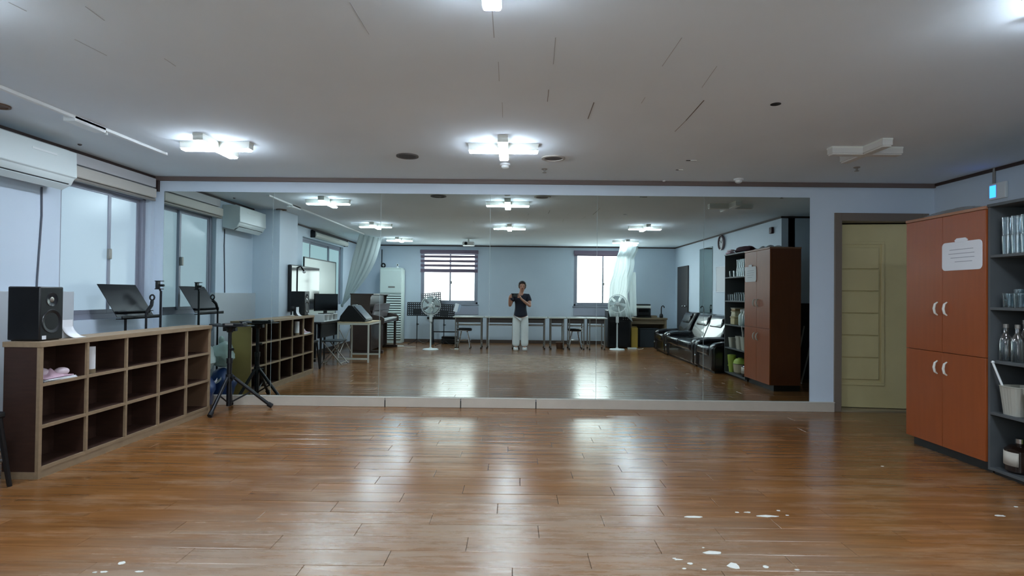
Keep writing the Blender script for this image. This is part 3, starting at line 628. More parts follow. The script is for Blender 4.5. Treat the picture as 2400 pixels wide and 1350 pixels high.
for j in range(8):
    for i in range(2): put(gm2 if i == 0 else gm1, 'drinking_glass', CX+.065+i*.085, 3.235+j*.086+i*.012, ZT[3]+.0005, '%s clear glass %s in the %s row of the second shelf' % (('short', 'tall')[i], ORD[7-j], ('front', 'middle')[i]), 'glass', 'glasses on the second shelf')
for j in range(6): put(gm3, 'drinking_glass', CX+.26, 3.28+j*.10, ZT[3]+.0005, 'squat clear glass %s in the back row of the second shelf' % (ORD[5-j] if j else 'farthest from the cupboard'), 'glass', 'squat glasses on the second shelf')
def bottle(x, y, z, h, r, label, material=None, cap=None):
    t = thing('bottle', label, 'bottle', (x, y, z), 0)
    obj('bottle_body', MB().lathe([(.002,0),(r,0),(r,h*.55),(r*.8,h*.66),(r*.36,h*.78),(r*.36,h*.92)], n=16, cap=False), material or glass_m, t)
    obj('cap', MB().lathe([(r*.42,h*.90),(r*.42,h),(.002,h)], n=12), cap or steel_m, t); return t
bottle(CX+.07, 3.865, ZT[2], .25, .038, 'clear bottle next to the cupboard on the middle shelf'); bottle(CX+.07, 3.775, ZT[2], .25, .036, 'clear bottle second from the cupboard on the middle shelf')
bottle(CX+.16, 3.82, ZT[2], .28, .036, 'clear bottle at the back of the middle shelf near the cupboard')
milk = mat('milky_jug', S(190,205,200), .3)
jg = thing('water_jug', 'milky white water jug on the middle shelf beside the bottles', 'jug', (CX+.09, 3.66, ZT[2]))
obj('jug_body', MB().lathe([(.055,0),(.06,.02),(.06,.14),(.045,.17),(.03,.18),(.03,.205)], n=18), milk, jg); obj('lid', MB().lathe([(.034,.20),(.034,.235),(.01,.24)], n=16), white_m, jg); obj('jug_handle', T([(0,-.055,.15),(0,-.09,.13),(0,-.09,.07),(0,-.058,.05)], .008), milk, jg)
def tub(x, y, z, a, b_, h, mt, label, lidm=None, n='food_container'):
    t = thing(n, label, 'container', (x, y, z)); obj('tub', B(-a/2,a/2,-b_/2,b_/2,0,h*.85), mt, t, bev=.012); obj('lid', B(-a/2-.005,a/2+.005,-b_/2-.005,b_/2+.005,h*.85,h), lidm or mt, t, bev=.006); return t
tub(CX+.11, 3.40, ZT[2], .15, .16, .12, beige_m, 'beige lidded container at the bottom of the middle-shelf stack'); tub(CX+.11, 3.40, ZT[2]+.121, .13, .15, .08, mat('cream_lid', S(208,200,170), .4), 'cream flat container in the middle of the middle-shelf stack'); tub(CX+.11, 3.40, ZT[2]+.202, .13, .16, .05, mat('brown_tub', S(150,126,90), .5), 'brown shallow container with pale lid topping the middle-shelf stack', lidm=mat('pale_lid', S(222,216,196), .4))
bottle(CX+.11, 3.255, ZT[2], .24, .045, 'clear round jar at the sofa end of the middle shelf', cap=beige_m)
# ribbed baskets
bask_m = mat('ribbed_basket', S(172,170,158), .6)
def basket(x, y, z, a, b_, h, label, grp=None):
    t = thing('ribbed_basket', label, 'basket', (x, y, z)); n = 44
    def ring(s, hh, rib): 
        out = []
        for i in range(n):
            an = 2*PI*i/n; c_, s_ = math.cos(an), math.sin(an); kk = (abs(c_)**5+abs(s_)**5)**(-1/5); e_ = 1+(rib*(1 if i % 2 else -1))
            out.append((a/2*s*kk*c_*e_, b_/2*s*kk*s_*e_, hh))
        return out
    vs = ring(.78, 0, .012)+ring(1, h, .012)+ring(.96, h, 0)+ring(.75, .008, 0)
    fs = [(r_*n+i, r_*n+(i+1) % n, (r_+1)*n+(i+1) % n, (r_+1)*n+i) for r_ in range(3) for i in range(n)]+[tuple(range(3*n, 4*n)), tuple(range(n))[::-1]]
    obj('basket_wall', MB().add(vs, fs), bask_m, t, smooth=20); obj('rim', MB().tube([(x_, y_, h) for x_, y_, _ in ring(1, h, 0)], .004, n=6, closed=True), bask_m, t); return t
basket(CX+.10, 3.80, ZT[1], .17, .15, .19, 'grey ribbed basket holding a white stick next to the cupboard'); basket(CX+.10, 3.62, ZT[1], .17, .15, .19, 'grey ribbed basket with dark cloth, second from the cupboard'); basket(CX+.09, 3.30, ZT[1], .12, .12, .15, 'small grey ribbed basket at the sofa end of the fourth shelf')
st = thing('drum_stick', 'white stick leaning out of the ribbed basket by the cupboard', 'stick', (CX+.06, 3.80, ZT[1]+.03)); obj('stick_shaft', CY((0,0,0),(-.07,.075,.31),.007), white_m, st); obj('stick_tip', MB().ball((-.07,.075,.315), .010), white_m, st)
bn = thing('dark_cloth_roll', 'dark rolled cloth poking out of the second ribbed basket', 'cloth', (CX+.12, 3.62, ZT[1]+.03)); obj('roll', T([(0,-.02,0),(.0,.0,.18),(.0,.05,.25),(0,.06,.18)], .028, n=10), black_m, bn); obj('roll_end', MB().ball((0,.06,.18), .03), black_m, bn)
cu = thing('steel_cup', 'small steel cup between the baskets on the fourth shelf', 'cup', (CX+.10, 3.45, ZT[1])); obj('cup_body', MB().lathe([(.025,0),(.035,.11),(.032,.11),(.022,.006)], n=16, cap=False), steel_m, cu); obj('cup_base', MB().lathe([(.025,0),(.025,.005)], n=16), steel_m, cu)
# bottom shelf
jr = thing('syrup_jar', 'dark brown round jar with white ribbed label on the bottom shelf', 'jar', (CX+.11, 3.80, ZT[0]))
brj = mat('dark_jar', S(30,20,16), .12); obj('jar_body', MB().lathe([(.07,0),(.085,.015),(.085,.15),(.06,.175),(.025,.18),(.025,.2)], n=24), brj, jr); obj('cap', MB().lathe([(.028,.195),(.028,.225),(.002,.225)], n=14), chrome_m, jr)
lb = MB().grid(lambda u, v: (.0868*math.cos(PI*.62+u*PI*.62), .0868*math.sin(PI*.62+u*PI*.62), .05+.09*v), 16, 1); obj('paper_label', lb, mat('cream_label', S(196,190,178), .7), jr, solid=.001)
gj = thing('green_pitcher', 'lime green plastic pitcher at the sofa end of the bottom shelf', 'pitcher', (CX+.09, 3.25, ZT[0])); grn = mat('lime_plastic', S(170,190,84), .4)
obj('pitcher_body', MB().lathe([(.04,0),(.045,.05),(.06,.2),(.062,.24)], n=20), grn, gj); obj('lid', MB().lathe([(.064,.24),(.064,.26),(.03,.268)], n=20), grn, gj); obj('pitcher_handle', T([(-.02,-.055,.22),(-.03,-.095,.2),(-.03,-.095,.10),(-.02,-.05,.08)], .009), grn, gj)
pt = thing('cooking_pot', 'cream cooking pot on the bottom shelf beside the green pitcher', 'pot', (CX+.12, 3.50, ZT[0])); obj('pot_body', MB().lathe([(.05,0),(.09,.03),(.10,.15),(.096,.15),(.085,.035),(.05,.008)], n=24, cap=False), mat('cream_enamel', S(190,176,150), .35), pt); obj('pot_floor', MB().lathe([(.05,0),(.05,.008)], n=24), beige_m, pt); obj('pot_rim', MB().lathe([(.10,.148),(.104,.152),(.10,.156)], n=24), black_m, pt)
bw = thing('green_bowl', 'upturned green bowl resting on the cream pot', 'bowl', (CX+.12, 3.50, ZT[0]+.157)); obj('bowl_shell', MB().lathe([(.102,0),(.09,.04),(.06,.07),(.035,.075)], n=24), grn, bw); obj('bowl_foot', MB().lathe([(.035,.075),(.033,.085),(.002,.085)], n=20), grn, bw)
bk = thing('pink_box', 'pale pink box on the bottom shelf behind the dark jar', 'box', (CX+.22, 3.66, ZT[0])); obj('box_body', B(-.08,.08,-.05,.05,0,.13), mat('pale_pink_card', S(186,164,172), .7), bk, bev=.003); obj('box_flap', B(-.08,.08,-.051,.051,.13,.134), mat('pink_flap', S(170,148,156), .7), bk)
# on top of the open shelf
cu_ = thing('floor_cushion', 'burgundy patterned cushion lying on top of the grey shelf', 'cushion', (CX+.23, 3.42, CZ+.008)); burg = mat('burgundy_cloth', S(62,24,38), .8, bump=.3, bscale=30)
obj('cushion_body', blob((.13,.25,.062), 11).shift(z=.056), burg, cu_); obj('cushion_patch', MB().grid(lambda u, v: (-.07+.14*u, -.08+.16*v, .116-.05*((u-.5)**2+(v-.5)**2)), 6, 6), mat('mauve_patch', S(112,84,98), .8), cu_, solid=.006)
fc = thing('folded_fabric', 'pink folded fabric beside the burgundy cushion on the grey shelf', 'fabric', (CX+.05, 3.26, CZ+.008)); obj('fold', MB().cbox((0,0,.02),(.08,.20,.03),(0,0,.0)), pk, fc, bev=.015); obj('fold', MB().cbox((0,.03,.055),(.07,.15,.03),(0,0,-.1)), mat('pale_pink_cloth', S(214,196,204), .9), fc, bev=.015); 
# thermostat on the right wall
th = thing('thermostat', 'white wall control box with a lit blue screen above the cupboard', 'thermostat', (XD, 5.20, 2.20)); obj('box', B(-.03, 0, -.09, .09, -.075, .075), white_m, th, bev=.006); obj('lcd_screen', B(-.032,-.029,.01,.075,-.055,.055), lcd_m, th); obj('conduit', T([(-.012,.05,.075),(-.012,.05,.15),(-.012,.045,H-2.20)], .012), steel_m, th)
tag(obj('alarm_box', B(XR-.04, XR, 3.20, 3.285, 2.19, 2.29), mat('maroon_plastic', S(60,22,26), .4), bev=.006), 'small maroon box on the wall above the cupboard', 'alarm box')
# boards and sticks stored behind the cupboard
tag(obj('dark_board', B(3.86, 4.38, YS+.01, YS+.06, 0, 1.12), mat('dark_board', S(24,18,18), .6), bev=.003), 'dark board leaning against the wall behind the cupboard', 'board')
for i, (xx, zz, yy) in enumerate(((3.80,1.05,3.86),(3.87,.96,3.94),(3.93,.80,4.02),(4.0,.62,4.1))):
    t = thing('metal_leg_rod', ('longest','second longest','third longest','shortest')[i]+' of the pale rods leaning behind the cupboard', 'rod', (xx, yy, 0))
    obj('rod', CY((0,0,.012),(.20,-.10,zz),.011,10), steel_m, t); obj('rod_cap', MB().ball((0,0,.013), .013), white_m, t)

# ------------------------------------------------------------------ sofas along the right wall
def sofa(label, y0, y1, n):
    t = thing('leather_sofa', label, 'sofa', (3.10, (y0+y1)/2, 0)); hw = (y1-y0)/2; aw = .17
    dp = .80
    obj('base', B(.03, dp, -hw+.02, hw-.02, .03, .27), leather_m, t, bev=.03, seg=3); obj('plinth', B(.06, dp-.03, -hw+.05, hw-.05, 0, .03), black_m, t)
    for s in (-1, 1):
        a, c = sorted((s*hw, s*(hw-aw)))
        am = obj('armrest', MB().prism([(.0,.03),(.0,.40),(.05,.465),(.20,.49),(.45,.50),(.72,.53),(.76,.03)], a, c, 'y'), leather_m, t, bev=.045, seg=4)
    ws = (2*hw-2*aw)/n
    for i in range(n):
        a = -hw+aw+i*ws
        obj('seat_cushion', B(-.015, .56, a+.004, a+ws-.004, .25, .405), leather_m, t, bev=.05, seg=4)
        obj('backrest', MB().prism([(.46,.36),(.56,.36),(.80,.84),(.76,.88),(.68,.86),(.58,.66)], a-(.07 if i == 0 else 0), a+ws+(.07 if i == n-1 else 0), 'y'), leather_m, t, bev=.04, seg=4)
        hr = obj('head_pillow', MB().prism([(.565,.64),(.615,.63),(.72,.84),(.66,.865),(.60,.80)], a+ws*.10, a+ws*.90, 'y'), leather_m, t, bev=.035, seg=4)
    obj('trim_knob', MB().ball((-.005, -hw+.10, .20), (.012,.025,.025)), chrome_m, t); return t
sofa('black leather armchair nearest the dark door at the rear', -.62, .30, 1)
sofa('black leather two-seat sofa in the middle of the row', .32, 2.18, 2)
sofa('black leather armchair beside the grey shelf', 2.20, 3.12, 1)
# right wall things
w_ = struct('door_2', B(XR-.03, XR, -1.78, -.955, 0, 1.92), mat('dark_brown_door', S(44,36,36), .45, noise=.1, nscale=5, stretch=(1,1,12)), bev=.004)
obj('door_knob', MB().ball((XR-.06,-1.03,.98), .024).ball((XR-.06,-1.24,.98), .02).tube([(XR-.06,-1.03,.98),(XR-.03,-1.03,.98)], .01).tube([(XR-.06,-1.24,.98),(XR-.03,-1.24,.98)], .01), chrome_m, w_)
tm = thing('tall_mirror', 'tall narrow frameless mirror on the wall above the armchair', 'mirror', (XR, .205, .80)); obj('mirror_glass', B(-.012,-.006,-.39,.39,0,1.42), mirror_m, tm, smooth=0); obj('mirror_backing', B(-.006,0,-.395,.395,-.004,1.424), mat('mirror_edge_green', S(86,112,112), .3), tm)
ck = thing('wall_clock', 'round wall clock with a thick dark rim above the sofas', 'clock', (XR, 1.13, 2.245))
obj('rim', MB().lathe([(.125,0),(.145,-.012),(.145,-.045),(.125,-.05),(.12,-.03)], n=32, ax='x', cap=False), mat('clock_rim', S(120,104,110), .35), ck); obj('dial', MB().lathe([(.122,0),(.122,-.022),(.002,-.022)], n=32, ax='x'), paper_m, ck)
obj('hour_hand', MB().cbox((-.025,.02,.025),(.003,.012,.075),(-.7,0,0)), black_m, ck); obj('minute_hand', MB().cbox((-.027,-.03,.02),(.003,.008,.10),(.95,0,0)), black_m, ck)
for i in range(12): a = i*PI/6; obj('hour_mark', MB().cbox((-.0235,.105*math.sin(a),.105*math.cos(a)),(.002,.006,.018),(-a,0,0)), black_m, ck)
wp = thing('wall_notice', 'white notice board on the wall beside the tall mirror', 'notice board', (XR, 1.10, 1.55)); obj('board', B(-.012,0,-.27,.27,-.25,.24), paper_m, wp, bev=.002); obj('board_frame', B(-.015,0,-.275,-.262,-.255,.245).box(-.015,0,.262,.275,-.255,.245).box(-.015,0,-.275,.275,-.255,-.243).box(-.015,0,-.275,.275,.233,.245), frame_m, wp)

# ------------------------------------------------------------------ rear right: desk, printer, speaker cabinet, fan, cloth
ds = thing('wooden_desk', 'brown wooden desk against the rear wall by the dark door', 'desk', (2.72, -1.25, 0))
obj('desk_top', B(0,.86,-.60,0,.655,.695), deskwood_m, ds, bev=.003); obj('side_panel', B(.01,.035,-.58,-.02,0,.655), deskwood_m, ds); obj('side_panel', B(.80,.845,-.58,-.02,0,.655), deskwood_m, ds); obj('modesty_panel', B(.035,.80,-.5,-.48,.38,.655), deskwood_m, ds); obj('apron', B(.035,.80,-.06,-.04,.55,.655), deskwood_m, ds)
pr = thing('printer', 'black and white printer on the brown desk', 'printer', (3.05, -1.55, .695)); obj('body', B(-.17,.17,-.17,.17,0,.22), black_m, pr, bev=.015); obj('scanner_unit', B(-.175,.175,-.175,.175,.222,.285), offwhite_m, pr, bev=.012); obj('lid', B(-.17,.165,-.17,.17,.287,.32), black_m, pr, bev=.01); obj('output_tray', B(-.13,.13,.165,.20,.05,.065), blackgloss_m, pr); obj('control_panel', B(-.12,.12,.17,.182,.13,.20), blackgloss_m, pr)
cn = thing('hook_stand', 'black hook-shaped stand with bulbous foot on the brown desk', 'stand', (3.47, -1.40, .695)); obj('foot', MB().lathe([(.04,0),(.045,.04),(.035,.085),(.014,.105)], n=14), black_m, cn); obj('hook', T([(0,0,.09),(0,0,.22),(.01,0,.27),(.04,0,.285),(.065,0,.265),(.068,0,.235)], .013), black_m, cn)
bxs = thing('small_tray', 'small brown tray beside the printer on the brown desk', 'tray', (3.30, -1.52, .695)); obj('tray_base', B(-.06,.08,-.1,.1,0,.01), deskwood_m, bxs); obj('tray_rim', B(-.06,.08,.09,.1,.01,.05).box(-.06,.08,-.1,-.09,.01,.05).box(-.06,-.05,-.09,.09,.01,.05).box(.07,.08,-.09,.09,.01,.05), deskwood_m, bxs)
sk = thing('speaker_cabinet', 'tall black speaker cabinet behind the right fan', 'speaker', (2.41, -1.24, 0)); obj('cabinet', B(-.265,.265,-.22,.22,.02,.87), black_m, sk, bev=.012); obj('grille', B(-.23,.23,.22,.228,.05,.60), mat('speaker_cloth', S(10,11,14), .9), sk)
obj('amp_panel', B(-.24,.24,.22,.226,.64,.85), blackmetal_m, sk)
for i in range(3):
    for j in range(4): obj('control_knob', MB().lathe([(.014,.226),(.011,.24)], (.09+i*.05,0,.67+j*.05), n=10, ax='y'), steel_m, sk)
for q in ((-.22,.17),(.22,.17),(-.22,-.17),(.22,-.17)): obj('caster', MB().ball((q[0],q[1],.018),.018), rubber_m, sk)
yb = thing('yellow_bin', 'narrow yellow box standing beside the black speaker cabinet', 'box', (2.775, -1.14, 0)); yel = mat('mustard_card', S(170,140,56), .6); obj('bin_body', B(-.075,.075,-.07,.07,0,.47), yel, yb, bev=.008); obj('bin_lid', B(-.06,.06,-.065,.065,.47,.495), mat('mustard_dark', S(140,112,44), .6), yb, bev=.01)
db = thing('dark_crate', 'dark grey crate under the brown desk', 'crate', (3.17, -1.50, 0)); obj('crate_body', B(-.22,.22,-.18,.18,0,.42), mat('dark_grey_crate', S(40,48,54), .6), db, bev=.01); obj('crate_lid', B(-.23,.23,-.19,.19,.42,.45), mat('dark_grey_lid', S(34,40,46), .6), db, bev=.008)
pw = thing('power_strip', 'white power strip on the floor by the right fan base', 'power strip', (2.66, -.80, 0)); obj('strip_body', B(-.10,.10,-.03,.03,0,.04), offwhite_m, pw, bev=.006); obj('cord', T([(.1,0,.018),(.16,.01,.006),(.24,-.06,.006),(.3,-.2,.006)], .005, n=6), offwhite_m, pw)
for i in range(4): obj('socket', MB().lathe([(.017,.0402),(.017,.0408)], (-.072+i*.048,0,0), n=12), steel_m, pw)

def fan(label, x, y, rz, zc):
    t = thing('pedestal_fan', label, 'fan', (x, y, 0), rz); fm = mat('fan_white', S(222,230,230), .35)
    obj('base', MB().lathe([(.17,0),(.17,.016),(.15,.026),(.04,.032),(.03,.05)], n=32), fm, t)
    obj('pole', CY((0,0,.04),(0,0,.56),.017,14).tube([(0,0,.55),(0,0,zc-.10)], .012, n=12), fm, t); obj('control_box', B(-.03,.03,-.03,.035,.60,.74), fm, t, bev=.012)
    obj('motor', MB().lathe([(.02,-.17),(.06,-.14),(.075,-.08),(.07,-.03),(.02,-.02)], (0,0,zc), n=20, ax='y'), fm, t); obj('neck', CY((0,-.07,zc-.12),(0,-.07,zc-.05),.03), fm, t); obj('neck_arm', CY((0,0,zc-.12),(0,-.07,zc-.10),.02), fm, t)
    for s, yo in ((1, .075), (-1, -.015)):
        g_ = MB(); R_ = .20
        for rr in (.07, .12, .165): g_.tube([(rr*math.cos(a*PI/16), yo*(1-.25*(rr/R_)**2)+.02*0, zc+rr*math.sin(a*PI/16)) for a in range(32)], .0009, n=4, closed=True)
        for a in range(28):
            c_, s_ = math.cos(a*PI/14), math.sin(a*PI/14); g_.tube([(.04*c_, yo, zc+.04*s_), (.13*c_, yo*.9, zc+.13*s_), (R_*c_, .03, zc+R_*s_)], .0009, n=4, cap=False)
        obj('front_grille' if s > 0 else 'rear_grille', g_, fm, t)
    obj('guard_ring', MB().tube([(.203*math.cos(a*PI/20), .03, zc+.203*math.sin(a*PI/20)) for a in range(40)], .008, n=8, closed=True), fm, t)
    obj('hub', MB().lathe([(.04,.0),(.04,.04),(.02,.055),(.002,.058)], (0,0,zc), n=18, ax='y'), fm, t); obj('grille_badge', MB().lathe([(.036,.074),(.034,.08),(.002,.081)], (0,0,zc), n=18, ax='y'), fm, t)
    bm_ = mat('fan_blade', S(188,204,206), .3)
    for k_ in range(5):
        a0 = k_*2*PI/5+.5
        obj('blade', MB().grid(lambda u, v: ((.035+.145*v)*math.cos(a0+(u-.5)*(.5+.55*v)), .018+.03*(u-.5), zc+(.035+.145*v)*math.sin(a0+(u-.5)*(.5+.55*v))), 6, 6), bm_, t, solid=.003)
    return t
fan('white pedestal fan in front of the music stands', -1.80, -.15, .0, .95); fan('white pedestal fan in front of the hanging cloth', 2.29, -.62, .0, 1.03)
# hanging sheer cloth (right)
def cloth_r(u, v):
    z = 2.35-1.62*v-(.12*max(0, u-.75)*4 if v > .9 else 0)
    pts = ((0,2.32,2.72),(.08,2.31,2.76),(.18,2.30,2.70),(.35,2.22,2.69),(.55,2.17,2.63),(.68,2.14,2.58),(.85,2.13,2.60),(1,2.15,2.70))
    for (v0,a0,b0),(v1,a1,b1) in zip(pts[:-1], pts[1:]):
        if v0 <= v <= v1: f_ = (v-v0)/(v1-v0); a, b_ = a0+(a1-a0)*f_, b0+(b1-b0)*f_; break
    return (a+(b_-a)*u+.012*math.sin(20*v+3*u), -.50-.38*min(1, v*6)+.028*math.sin(u*26+2*v)+.02*math.sin(u*11+6*v)+.02*math.sin(7*v), z)
cl = thing('hanging_cloth', 'long sheer white cloth hung from the rear ceiling lamp behind the right fan', 'cloth', (0,0,0)); obj('cloth_sheet', MB().grid(cloth_r, 60, 40), sheer_m, cl, smooth=80)
obj('cloth_knot', MB().ball((2.40,-.50,2.335),(.05,.04,.03)), sheer_m, cl); obj('cloth_knot', MB().ball((2.66,-.52,2.32),(.05,.04,.035)), sheer_m, cl); obj('cloth_tail', MB().grid(lambda u, v: (2.60+.16*u+.03*v, -.93+.015*math.sin(u*12), 1.75-1.0*v), 10, 14), sheer_m, cl, smooth=80)
# swag cloth (left): from the ceiling to the wall by the piano
def swag(u, v):
    P0, P1 = Vector((-3.19,.50,2.405)), Vector((-2.90,-.25,2.405)); Q = Vector((-3.64,.06,.95))
    a = P0.lerp(P1, u); wd = 1-.93*max(0, min(1, (v-.25)/.75))**1.5; mid = P0.lerp(P1, .5); off_ = (a-mid)*wd
    c = mid.lerp(Q, v**1.05); c.x += .05*math.sin(PI*v); c.z += -.06*math.sin(PI*v)
    return (c.x+off_.x, c.y+off_.y+.018*math.sin(u*30)*wd, c.z+.015*math.sin(u*22+4*v)*(1 if v > .05 else 0)*wd)
cl = thing('swag_cloth', 'sheer white cloth swooping from the ceiling down beside the piano', 'cloth', (0,0,0)); obj('cloth_sheet', MB().grid(swag, 50, 36), sheer_m, cl, smooth=80); obj('cloth_knot', MB().ball((-3.65,.06,.94),(.03,.03,.04)), sheer_m, cl)

# ------------------------------------------------------------------ school desks in a row behind the photographer
def school_desk(x0, x1, label):
    t = thing('school_desk', label, 'desk', ((x0+x1)/2, -.76, 0)); hw = (x1-x0)/2
    obj('desk_top', B(-hw+.004, hw-.004, -.25, .25, .682, .71), desktop_m, t, bev=.006); obj('book_box', B(-hw+.05, hw-.05, -.22, .20, .58, .682), mat('desk_underside', S(70,62,60), .6), t, bev=.004)
    lx = hw-.06
    for sx in (-1, 1):
        for sy in (-1, 1):
            lg = obj('leg', CY((sx*lx, sy*.20, .006),(sx*lx, sy*.20, .682),.013,10), steel_m, t); obj('leg_cap', MB().lathe([(.017,0),(.017,.03)], (sx*lx, sy*.20, 0), n=10), rubber_m, lg)
        obj('side_rail', CY((sx*lx,-.2,.10),(sx*lx,.2,.10),.010,8), steel_m, t)
    for sy in (-1, 1): obj('cross_rail', CY((-lx,sy*.2,.52),(lx,sy*.2,.52),.010,8), steel_m, t)
    return t
for a, c, lb in ((-1.37,-.68,'school desk at the window end of the row, near the left fan'),(-.67,.02,'second school desk from the left fan'),(.04,.73,'school desk right behind the photographer'),(.75,1.15,'third school desk from the right fan'),(1.16,1.60,'second school desk from the right fan'),(1.61,2.06,'school desk at the end of the row, beside the right fan')): school_desk(a, c, lb)
def stool(label, x, y):
    t = thing('stool', label, 'stool', (x, y, 0)); obj('seat', MB().lathe([(.16,.40),(.172,.415),(.172,.435),(.15,.45),(.002,.452)], n=24), black_m, t); obj('seat_ring', MB().lathe([(.165,.39),(.175,.40),(.165,.41)], n=24), chrome_m, t)
    for i in range(4): a = PI/4+i*PI/2; lg = obj('leg', T([(.09*math.cos(a),.09*math.sin(a),.40),(.20*math.cos(a),.20*math.sin(a),.012)], .011), chrome_m, t); obj('rubber_tip', MB().ball((.20*math.cos(a),.20*math.sin(a),.014), .015), rubber_m, lg)
    obj('foot_ring', MB().tube([(.15*math.cos(a*PI/12), .15*math.sin(a*PI/12), .18) for a in range(24)], .007, n=6, closed=True), chrome_m, t); return t
s0 = stool('black round stool with chrome legs under the desk at the window end', -1.12, -.62)
copy_tree(s0, label='black round stool with chrome legs under the second desk from the right fan', loc=(1.38, -.90, 0))
bkx = thing('floor_basket', 'small brown basket on the floor under the desks right of the photographer', 'basket', (1.02, -.75, 0)); obj('basket_wall', MB().lathe([(.07,0),(.09,.14),(.082,.14),(.064,.01),(.002,.01)], n=18, cap=False), mat('brown_wicker', S(84,56,36), .8, bump=.5), bkx); obj('basket_rim', MB().lathe([(.088,.136),(.094,.14),(.088,.146)], n=18), mat('brown_wicker2', S(96,66,44), .8), bkx)
fp = thing('floor_adapter', 'small white plug adapter lying on the floor before the piano', 'adapter', (-2.58, -.75, 0)); obj('adapter_body', B(-.08,.08,-.025,.025,0,.03), offwhite_m, fp, bev=.006); obj('cord', T([(.08,0,.012),(.2,.03,.005),(.35,-.02,.005)], .004, n=6), offwhite_m, fp)
cw = thing('white_charger', 'small white charger on the floor beside the stool', 'charger', (-1.25, -.25, 0)); obj('charger_body', B(-.045,.045,-.02,.02,0,.03), offwhite_m, cw, bev=.006); obj('cord', T([(-.04,0,.012),(-.10,-.04,.005),(-.16,-.2,.005)], .004, n=6), offwhite_m, cw)

# ------------------------------------------------------------------ music stands (perforated)
def perf_desk(wd, h, cols, rows_):
    mb = MB(); vs = []; fs = []
    # frame of cells with round-ish holes: bars in a lattice
    px_, pz = wd/cols, h/rows_
    bw_ = px_*.58; bh = pz*.58
    for i in range(cols+1):
        x = -wd/2+i*px_; ww = bw_/2 if 0 < i < cols else bw_*.5
        mb.box(x-ww, x+ww, -.0015, .0015, 0, h)
    for j in range(rows_+1):
        z = j*pz; ww = bh/2; mb.box(-wd/2-bw_*.5, wd/2+bw_*.5, -.0014, .0014, max(0, z-ww)-(.01 if j == 0 else 0), min(h, z+ww)+(.008 if j == rows_ else 0))
    return mb
def perf_stand(label, x, y, z0, tilt, yaw, roll=0):
    t = thing('music_stand', label, 'music stand', (x, y, 0), yaw)
    obj('desk_plate', perf_desk(.46, .31, 10, 6), blackmetal_m, t, loc=(0,.02,z0), rot=(tilt, roll, 0), smooth=0)
    obj('spine_plate', B(-.09,.09,-.004,-.002,.02,.16), blackmetal_m, t, loc=(0,.02,z0), rot=(tilt, roll, 0))
    obj('lip', B(-.235,.235,0,.05,-.006,0).box(-.235,.235,.046,.05,0,.012), blackmetal_m, t, loc=(0,.02,z0), rot=(0, roll, 0))
    obj('pole', CY((0,0,.10),(0,0,z0+.12),.010), blackmetal_m, t); obj('height_clamp', MB().lathe([(.016,.45),(.016,.50)], n=12).ball((.03,0,.475), .014), black_m, t)
    for i in range(3): a = i*2*PI/3+.3; lg = obj('leg', T([(0,0,.12),(.12*math.cos(a),.12*math.sin(a),.04),(.24*math.cos(a),.24*math.sin(a),.010)], .007), blackmetal_m, t); obj('rubber_tip', MB().ball((.24*math.cos(a),.24*math.sin(a),.012), .012), rubber_m, lg)
    return t
perf_stand('black perforated music stand nearest the tall air conditioner', -2.34, -1.57, .685, .12, 0)
perf_stand('black perforated music stand, the highest, in front of the window', -2.03, -1.80, .93, .30, 0, -.10)
ms2 = perf_stand('black perforated music stand holding papers beside the school desks', -1.66, -1.30, .655, .10, 0, .05)
sh = thing('sheet_papers', 'white sheets leaning at the end of the rear keyboard', 'papers', (-1.36, -1.15, .79)); obj('sheet', MB().cbox((0,0,.10),(.09,.004,.20),(.2,.25,0)), paper_m, sh); obj('sheet', MB().cbox((.05,-.02,.09),(.08,.004,.18),(.2,.32,0)), mat('pale_blue_paper', S(170,186,210), .7), sh)
# keyboard on stand
kb = thing('electric_keyboard', 'black electric keyboard on a dark stand under the rear window', 'keyboard', (-1.66, -1.55, 0))
obj('body', B(-.42,.42,-.12,.12,.60,.66), black_m, kb, bev=.01); obj('keys', B(-.38,.38,.0,.115,.66,.668), white_m, kb)
for sx in (-1, 1): obj('stand_leg', MB().prism([(-.14,.02),(-.09,.02),(.02,.60),(-.05,.60)], -.015, .015, 'x').prism([(.14,.02),(.09,.02),(-.02,.60),(.05,.60)], -.015, .015, 'x').shift(x=sx*.30), blackmetal_m, kb); obj('stand_foot', B(sx*.30-.02, sx*.30+.02,-.17,.17,0,.03), rubber_m, kb)
obj('stand_bar', CY((-.30,0,.30),(.30,0,.30),.014), blackmetal_m, kb)
bgk = thing('gear_case', 'low black gear case on the floor under the keyboard', 'case', (-1.58, -1.70, 0)); obj('case_body', B(-.18,.18,-.12,.09,.0,.14), black_m, bgk, bev=.02); obj('case_lid', B(-.18,.18,-.12,.09,.142,.18), rubber_m, bgk, bev=.015)

